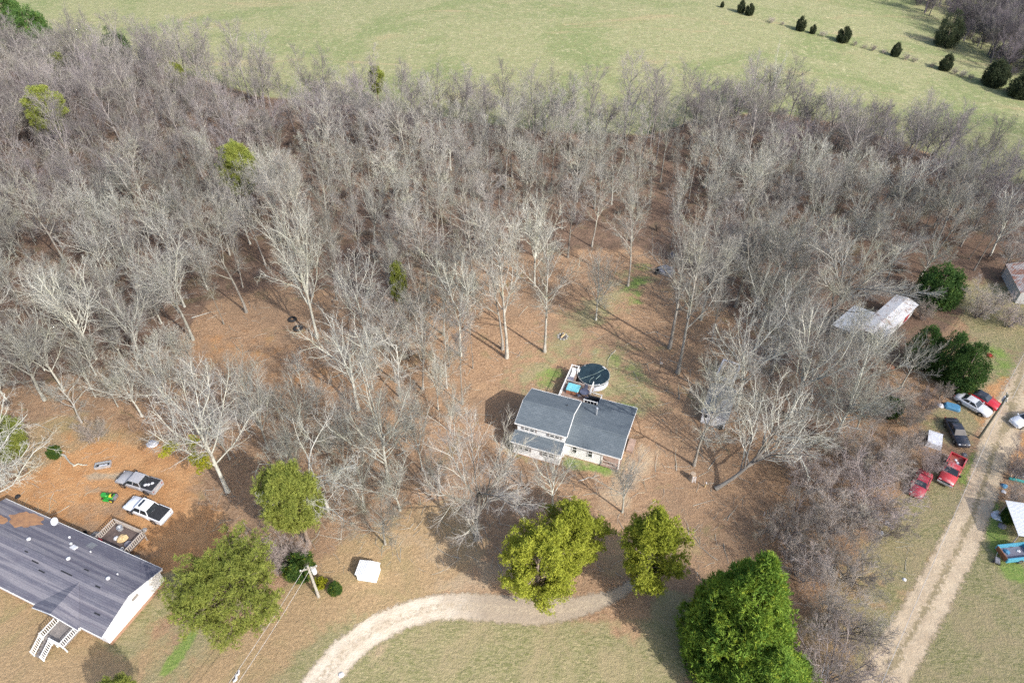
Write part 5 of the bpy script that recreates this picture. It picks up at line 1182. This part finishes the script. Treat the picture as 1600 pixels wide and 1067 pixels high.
def pickup(label, tail, front, L, W, H, paint_, bed='bed_liner', crew=True, cover=False, junk=False, sunroof=False, two_tone=None):
    rz, c = heading(tail, front); h = L / 2; w = W / 2; t = thing('pickup_truck', label, 'pickup truck', (c[0], c[1], 0), rz)
    bx = -h + L * (.30 if crew else .40); cabin_back = bx + .04; z = 1.12
    S = [sect(bx, w, .42, z), sect(bx + .5, w, .40, z), sect(.28 * h, w, .40, z), sect(.42 * h, w, .40, z - .02), sect(.75 * h, w * .98, .40, z - .07), sect(h - .2, w * .95, .42, z - .16), sect(h - .03, w * .86, .48, z - .28)]
    MB().loft(S).build('body', M[paint_], t, True)
    x0 = .46 * h; cabin(t, x0, x0 - .62, cabin_back + .22, cabin_back, w * .90, w * .74, z - .02, H, paint_, 2 if crew else 1)
    for s in (-1, 1): MB().add([(-h, s * w, .45), (bx - .004, s * w, .45), (bx - .004, s * w, z + .02), (-h, s * w, z + .02), (-h, s * (w - .14), .45), (bx - .004, s * (w - .14), .45), (bx - .004, s * (w - .14), z + .02), (-h, s * (w - .14), z + .02)], [(0, 1, 2, 3), (4, 7, 6, 5), (3, 2, 6, 7), (0, 3, 7, 4), (1, 5, 6, 2), (0, 4, 5, 1)]).build('bed_side', M[two_tone or paint_], t)
    box(-h - .02, -h + .08, -w + .145, w - .145, .5, z).build('tailgate', M[two_tone or paint_], t); box(-h + .085, bx - .01, -w + .142, w - .142, .5, .66).build('bed_floor', M[bed], t)
    if cover: box(-h + .085, bx - .012, -w + .1, w - .1, z + .025, z + .07).build('bed_cover', M[bed], t)
    if junk:
        for i, (u, v) in enumerate(((.3, -.1), (.5, .2), (.7, .35))): o = lump(.2, 30 + i).build('load', M['junk_white'], t); o.location = (-h + L * .3 * u + .2, v, .661 if not cover else z + .071)
    if sunroof: box(x0 - 1.15, x0 - .85, -w * .5, w * .5, H + .03, H + .052).build('sunroof', M['car_glass'], t)
    arches(t, (-.60 * h, .64 * h), w - .002, .39); wheel_set(t, (-.60 * h, .64 * h), w - .13, .39, .26); lamps(t, h - .1, -h, w * .9, .78, .72)
    box(h - .1, h + .1, -w * .9, w * .9, .46, .7).build('bumper', M['galvanised'], t); box(-h - .14, -h - .025, -w * .9, w * .9, .45, .62).build('bumper', M['galvanised'], t); box(h - .06, h + .02, -w * .55, w * .55, .72, .9).build('grille', M['black_plastic'], t)
    for s in (-1, 1): MB().cham(x0 - .35, x0 - .18, *sorted((s * (w * .92), s * (w + .22))), z, z + .22, .04).build('mirror', M['black_plastic'], t)
    return t
pickup('silver pickup with white scraps on its dark bed cover, behind the dark-roofed home', (249, 762), (185, 743), 5.7, 1.95, 1.72, 'silver_paint', 'bed_liner', True, True, True)
pickup('white pickup with sunroof and black bed cover, beside the rear deck', (261, 808), (199, 783), 5.9, 2.05, 1.82, 'white_paint', 'bed_liner', True, True, False, True)
pickup('faded red pickup with empty rusty bed facing down the dirt road', (1498, 713), (1477, 754), 5.5, 1.95, 1.68, 'faded_red', 'red_bed', False, False, True)
sedan('silver two-door car parked beside the bright red car', (1503, 619), (1541, 641), 4.75, 1.85, 1.32, 'pearl_silver')
sedan('bright red convertible with black top behind the silver car', (1521, 612), (1554, 630), 4.6, 1.82, 1.30, 'red_paint', 'black_paint')
sedan('black sedan with red trunk lid near the utility pole', (1489, 660), (1504, 687), 4.9, 1.85, 1.38, 'black_paint')
sedan('old maroon car in the thicket beside the red pickup', (1446, 740), (1433, 768), 4.6, 1.8, 1.34, 'maroon_paint')
sedan('white car cut by the right edge beside the clay turnaround', (1622, 650), (1590, 658), 4.6, 1.82, 1.42, 'white_paint')
# blue pickup box used as a trailer
rz, c = heading((1564, 865), (1610, 860)); t = thing('truck_bed_trailer', 'old turquoise pickup bed trailer under the carport edge', 'trailer', (c[0], c[1], 0), rz)
box(-1.6, 1.5, -.8, .8, .5, .58).build('floor', M['slate_fabric'], t)
for a, m_ in (((-1.7, 1.6, -.98, -.81), 'blue_paint'), ((-1.7, 1.6, .81, .98), 'blue_paint'), ((1.5, 1.6, -.805, .805), 'blue_paint'), ((-1.75, -1.65, -.805, .805), 'rust')): box(*a, .45, 1.1).build('side_panel', M[m_], t)
wheel_set(t, (.1,), .9, .35); o = lump(.35, 51).build('load', M['bright_blue'], t); o.location = (-.8, .3, .58); o = lump(.22, 52).build('load', M['junk_white'], t); o.location = (.6, .2, .58)
# lawn tractor
p = at(173, 779); t = thing('lawn_tractor', 'green ride-on lawn tractor with yellow wheels near the trucks', 'lawn tractor', p, R(170))
MB().cham(.1, 1.0, -.28, .28, .38, .82, .08).build('hood', M['tractor_green'], t); MB().cham(-.75, .1, -.42, .42, .42, .62, .06).build('fender', M['tractor_green'], t); MB().cham(-.5, -.1, -.22, .22, .63, .78, .05).build('seat', M['yellow_paint'], t); MB().slab([(-.52, -.22, .78), (-.52, .22, .78), (-.66, .2, 1.12), (-.66, -.2, 1.12)], .07).build('backrest', M['black_plastic'], t)
MB().tube([(.15, 0, .8), (0, 0, 1.02)], .03, 6).build('steering_column', M['black_plastic'], t); MB().lathe([(.15, -.015), (.19, -.015), (.19, .015), (.15, .015)], 14, (-.02, 0, 1.04), cap=False).build('steering_wheel', M['black_plastic'], t); MB().cham(-.3, .75, -.6, .6, .16, .3, .1).build('mower_deck', M['tractor_green'], t)
wheel_set(t, (-.5,), .46, .29, .24, 'yellow_paint'); wheel_set(t, (.72,), .40, .2, .16, 'yellow_paint'); box(-.95, -.77, -.35, .35, .3, .75).build('hitch_bag', M['junk_grey'], t)
# other small machines and junk
p = at(162, 728); t = thing('metal_trough', 'small galvanised trough lying in the pickup clearing', 'trough', p, R(14))
for a in ((-.95, .95, -.42, -.34), (-.95, .95, .34, .42), (-.95, -.87, -.335, .335), (.87, .95, -.335, .335)): box(*a, 0, .42).build('side_panel', M['galvanised'], t)
box(-.86, .86, -.33, .33, .02, .1).build('floor', M['black_plastic'], t); box(-.5, .5, -.12, .1, .101, .2).build('contents', M['junk_white'], t)
def place(shape, name, label, cat_, px, py, m, rz=0.0, smooth=False, z=0.0):
    o = shape.build(name, M[m], None, smooth); q = at(px, py); o.location = (q[0], q[1], q[2] + z); o.rotation_euler = (0, 0, rz); return tag(o, label, cat_)
tyre = lambda: MB().lathe([(.24, 0), (.42, .02), (.5, .12), (.42, .24), (.24, .26)], 22, cap=False)
t = thing('tyre_swing_pile', 'black tyre in the clearing, upper of two', 'tyre', at(457, 500)); tyre().build('tyre', M['tyre'], t); MB().lathe([(.02, .03), (.3, .03), (.02, .06)], 14).build('leaf_fill', M['leaf_fill'], t); t.scale = (1.5, 1.5, 1.3)
t = thing('tyre_swing_pile', 'black tyre in the clearing, lower of two', 'tyre', at(466, 514)); tyre().build('tyre', M['tyre'], t); MB().lathe([(.02, .03), (.3, .03), (.02, .06)], 14).build('leaf_fill', M['leaf_fill'], t); t.scale = (1.6, 1.6, 1.3)
t = thing('fire_pit', 'stone fire pit ring with cut logs behind the pool', 'fire pit', at(879, 526))
for k in range(9): o = lump(.2, 60 + k, .8, 7).build('stone', M['stone'], t); o.location = (.75 * math.cos(k * .698), .75 * math.sin(k * .698), 0)
MB().lathe([(.6, .02), (.02, .06)], 16).build('ash_bed', M['ash'], t)
for k in range(3): MB().tube([(-.3 + .1 * k, -.35 + .3 * k, .12), (.35, .1 * k, .5)], .1, 8).build('log', M['cut_wood'], t)
place(lump(1.7, 70, .45, 14), 'junk_heap', 'dark heap of scrap metal under the trees right of the fire pit', 'junk', 1040, 424, 'junk_grey')
for i, (dx, dy, mm, lab) in enumerate(((-14, 4, 'black_plastic', 'black barrel lying at the left of the scrap heap'), (6, 8, 'galvanised', 'shiny metal drum on the near side of the scrap heap'), (10, -22, 'slate_fabric', 'blue-grey drum behind the scrap heap'))):
    place(drum(.4, .9), 'drum', lab, 'drum', 1040 + dx, 424 + dy, mm)
p = at(1081, 748); t = thing('sawn_stump', 'sawn stump with a small white ladder beside the tall pale tree', 'stump', p)
MB().lathe([(.5, -.05), (.38, .25), (.34, 1.1), (.02, 1.12)], 12).build('stump', M['log_wood'], t)
for s in (-1, 1): MB().tube([(s * .2 + .1, -.6, 0), (s * .2 + .1, -.42, 1.0)], .035, 5).build('upright', M['junk_white'], t)
for k in range(4): MB().tube([(-.1, -.56 + .04 * k, .2 + .22 * k), (.3, -.56 + .04 * k, .2 + .22 * k)], .025, 5).build('rung', M['junk_white'], t)
t = thing('marker_post', 'short post with pale top beside the leaning tree', 'post', at(1101, 761)); MB().tube([(0, 0, -.1), (.05, 0, .75)], .08, 7).build('shaft', M['cut_wood'], t); MB().tube([(.05, 0, .752), (.06, 0, .92)], .085, 7).build('cap', M['junk_white'], t)
t = thing('bird_feeder_post', 'thin dark post in the yard right of the pool', 'post', at(1030, 583)); MB().tube([(0, 0, -.1), (0, 0, 1.9)], .05, 6).build('shaft', M['dark_bark'], t); MB().cham(-.2, .2, -.15, .15, 1.9, 2.15, .04).build('feeder', M['grey_wood'], t)
t = thing('white_post', 'short white post in the leaf litter left of the thicket', 'post', at(1193, 806)); MB().tube([(0, 0, -.1), (0, 0, .7)], .05, 6).build('shaft', M['junk_white'], t); MB().lathe([(.06, .7), (.02, .75)], 8).build('cap', M['junk_white'], t)
def log(px0, py0, px1, py1, r, lab, m='log_wood', z=None):
    a, b = at(px0, py0), at(px1, py1); d = b - a; n = 6; g_ = NP(int(px0)); pts = [a + d * i / n + np.array([g_.normal(0, .08), g_.normal(0, .08), r * .8]) for i in range(n + 1)]
    o = MB().tube(pts, r, 8, r * .55).build('fallen_log', M[m]); tag(o, lab, 'log')
log(389, 590, 396, 612, .13, 'short pale log standing out in the bare clearing', 'white_bark'); log(98, 710, 112, 726, .14, 'bent grey branch lying in the pickup clearing, upper piece', 'white_bark'); log(113, 727, 136, 727, .11, 'bent grey branch lying in the pickup clearing, lower piece', 'white_bark')
log(366, 1067, 374, 1050, .16, 'white plank lying in the dry grass at the bottom edge', 'junk_white'); log(620, 712, 635, 706, .1, 'fallen pale branch left of the house shadow', 'white_bark'); log(905, 752, 935, 742, .06, 'thin fallen branch in front of the house porch', 'white_bark')
log(520, 590, 545, 580, .08, 'thin fallen branch at the right of the bare clearing', 'bark'); log(300, 497, 330, 488, .1, 'fallen branch near the forked white tree', 'white_bark')
place(lump(.75, 81, .5, 12), 'stone_pile', 'pale rubble heap beneath the mistletoe tree', 'rubble', 238, 694, 'junk_white'); place(lump(.3, 82, .6), 'white_rock', 'small white rock beside the driveway bend', 'rock', 533, 1054, 'junk_white'); place(lump(.22, 83, .6), 'white_rock', 'white rock in the dry grass left of the dirt road', 'rock', 1413, 905, 'junk_white')
place(MB().cham(-1.0, 1.0, -.6, .6, 0, .5, .2), 'blue_tarp', 'blue tarp-covered mound left of the silver car', 'tarp', 1487, 637, 'bright_blue', R(-25)); place(lump(.45, 84, .7), 'scrap_pile', 'pale scrap beside the blue tarp', 'junk', 1470, 634, 'junk_white'); place(lump(.4, 85, .8), 'blue_barrel', 'bright blue plastic barrel right of the dirt road', 'barrel', 1569, 760, 'bright_blue'); place(lump(.3, 86, .6), 'scrap_pile', 'white scrap beside the bright blue barrel', 'junk', 1568, 768, 'junk_white')
place(MB().cham(-1.4, 1.4, -.12, .12, .2, .5, .05), 'teal_rail', 'teal rail lying in junk at the right edge', 'rail', 1594, 754, 'teal', R(-20)); place(lump(.9, 87, .6, 12), 'scrap_pile', 'dark scrap pile behind the teal rail', 'junk', 1596, 741, 'junk_grey'); place(lump(.8, 88, .45, 12), 'scrap_pile', 'pale sheet scrap beside the carport', 'junk', 1559, 806, 'galvanised'); place(lump(.5, 89, .5), 'scrap_pile', 'dark scrap just left of the carport', 'junk', 1566, 822, 'junk_grey')
place(lump(.5, 90, .8), 'red_mower', 'red mower by the green cypress clump', 'mower', 1546, 556, 'red_paint'); place(lump(.6, 91, .5), 'scrap_pile', 'rusty scrap in the thicket below the mobile home', 'junk', 1391, 573, 'rust'); place(lump(.4, 92, .4), 'scrap_pile', 'shiny scrap deep in the brown thicket', 'junk', 1387, 818, 'junk_white'); place(lump(.35, 93, .4), 'scrap_pile', 'white scrap at the thicket edge', 'junk', 1376, 832, 'junk_white'); place(lump(.35, 94, .9), 'black_bag', 'black bag beside the white tree at the left edge', 'bag', 28, 776, 'black_plastic')
place(lump(.35, 95, .9), 'grey_stump', 'grey stump in grass behind the red pickup', 'stump', 1507, 711, 'junk_grey')
t = thing('metal_cart', 'small dark metal cart in the grass left of the trailer', 'cart', at(1556, 878), R(60)); MB().cham(-.4, .4, -.25, .25, .3, .5, .04).build('tray', M['junk_grey'], t); wheel_set(t, (-.2,), .32, .18, .1); MB().tube([(.4, .15, .4), (.9, .15, .7)], .02, 5).build('handle', M['galvanised'], t)
t = thing('garden_ladder', 'thin white pole frame in the brush right of the big cypress', 'frame', at(1287, 1050), R(66))
for s in (-.2, .2): MB().tube([(-1.6, s, .1), (1.6, s, 1.1)], .035, 5).build('rail', M['junk_white'], t)
for k in range(7): MB().tube([(-1.4 + .45 * k, -.2, .16 + .14 * k), (-1.4 + .45 * k, .2, .16 + .14 * k)], .025, 5).build('rung', M['junk_white'], t)
for i, (dx, dy) in enumerate(((0, 0), (5, -6), (-6, 3))):
    o = place(lump(.5 + .1 * i, 97 + i, 1.0), 'dry_grass_clump', 'clump of tan dry grass beside the mobile home, number ' + ('left', 'right', 'low')[i], 'grass', 1318 + dx * 2, 545 + dy, 'tan_grass'); o['label'] = ('tan dry grass clump by the mobile home, middle of three', 'tan dry grass clump by the mobile home, rightmost of three', 'tan dry grass clump by the mobile home, leftmost of three')[i]
# mistletoe in the white tree
def tuft(px, py, z, r, lab, m='mistletoe_leaf', n=40):
    q = un(px, py, z); rng = NP(int(px))
    if 'tree' in lab:
        lx, ly = proj(LIMBS); q = LIMBS[int(np.argmin((lx - px) ** 2 + (ly - py) ** 2))] - np.array([0, 0, .2])
    cs = rng.normal(0, r * .45, (14, 3)); v, f_ = sprays(cs, np.full((14, 1), r * .4), n, 4, .16, .08, .8, .3, .5, rng)
    kd = 'vine' if 'vine' in lab else 'mistletoe'
    o = bpy.data.objects.new('leafy_vine' if kd == 'vine' else kd, npmesh(kd, v, f_, mats=[M[m]])); o.location = q; link(o); tag(o, lab, kd)
tuft(258, 712, 7.5, .85, 'round yellow-green mistletoe ball, leftmost in the white tree'); tuft(290, 742, 6, 1.1, 'largest yellow-green mistletoe ball, low in the white tree'); tuft(275, 762, 5, .6, 'small mistletoe tuft hanging lowest in the white tree'); tuft(298, 690, 8, .6, 'faint mistletoe tuft in the upper white tree', n=20); tuft(500, 912, .5, .7, 'yellow leafy vine at the foot of the left utility pole', n=40)

# ------------------------------------------------------------------ utility poles and wires
def utility_pole(label, base, h, m, rz, trans=True):
    p = at(*base); t = thing('utility_pole', label, 'utility pole', p, rz)
    MB().tube([(0, 0, -.3), (0, 0, h)], .17, 10, .12).build('pole', M[m], t)
    MB().box(-.9, .9, -.06, .06, h - .55, h - .42).build('crossarm', M[m], t)
    for x in (-.8, 0.28, .8): MB().lathe([(.04, 0), (.06, .06), (.03, .16), (.01, .2)], 8, (x, 0, h - .415)).build('insulator', M['junk_white'], t)
    if trans:
        o = MB().lathe([(.02, 0), (.24, .02), (.26, .1), (.26, .7), (.22, .78), (.02, .8)], 16, (.45, -.05, h - 1.5)).build('transformer', M['junk_white'], t); MB().lathe([(.04, 0), (.05, .1), (.02, .22)], 8, (.45, -.05, h - .7)).build('bushing', M['galvanised'], o)
        MB().tube([(.1, 0, h - 1.0), (.2, -.05, h - 1.0)], .05, 6).build('bracket', M['galvanised'], t)
    return np.array(p) + np.array([0, 0, h])
def wire(a, b, sag, label, r=.022):
    pts = [np.array(a) + (np.array(b) - np.array(a)) * u + np.array([0, 0, -4 * sag * u * (1 - u)]) for u in np.linspace(0, 1, 22)]
    tag(MB().tube(pts, r, 5).build('power_line', M['wire']), label, 'power line')
tl = utility_pole('weathered utility pole with white transformer beside the driveway', (498, 932), 6.2, 'grey_pole', R(20))
tr_ = utility_pole('dark utility pole leaning over the dirt road junction', (1530, 684), 8.2, 'pole_wood', R(60))
off = at(330, 1180); wire(tl + (-.3, .2, -.3), (off[0], off[1], 5.5), .5, 'left wire running from the driveway pole to the bottom edge'); wire(tl + (.3, .0, -.3), (off[0] + .8, off[1], 5.4), .5, 'right wire running from the driveway pole to the bottom edge')
off = at(1290, 1220); wire(tr_ + (0, 0, -.4), (off[0], off[1], 7.5), .8, 'long wire running down along the dirt road')
off = at(1640, 470); wire(tr_ + (-.5, .3, -.3), (off[0], off[1], 8), .8, 'left wire running uphill from the dark utility pole'); wire(tr_ + (.5, -.3, -.3), (off[0] + 1.2, off[1], 8), .8, 'right wire running uphill from the dark utility pole')

# ------------------------------------------------------------------ fallen twigs strewn over the leaf litter
def fallen_twigs():
    g_ = NP(55); n = 2600; px = g_.uniform(20, 1420, n); py = g_.uniform(440, 900, n)
    P = np.array([at(a, b) for a, b in zip(px, py)]); ang = g_.uniform(0, 6.28, n); ln = g_.gamma(2.0, .45, n) + .3
    keep = np.ones(n, bool)
    for x0, y0, r in ((*hl(7, 4)[:2], 8.5), (*hl(5.5, 12)[:2], 6.5), (28.5, 66, 4), (*bl(-8, 6)[:2], 12), (*at(220, 775)[:2], 7), (-16.2, 40.8, 2.5)): keep &= np.hypot(P[:, 0] - x0, P[:, 1] - y0) > r
    P, ang, ln = P[keep], ang[keep], ln[keep]; m = len(P)
    L_ = polyline(P + [0, 0, .04], np.stack([np.cos(ang), np.sin(ang), np.full(m, .02)], -1), ln, 3, 0.0, .22, g_); L_[:, :, 2] = np.clip(L_[:, :, 2], .03, .2)
    rr = (ln * .012 + .006)[:, None] * np.linspace(1, .4, 4)[None]
    v, q_ = tubes(L_, rr, 4); o = bpy.data.objects.new('fallen_twigs', npmesh('fallen_twigs', v, q_, mats=[M['branch']])); link(o); tag(o, 'fallen twigs strewn over the leaf litter', 'twigs', None, 'stuff')
fallen_twigs()
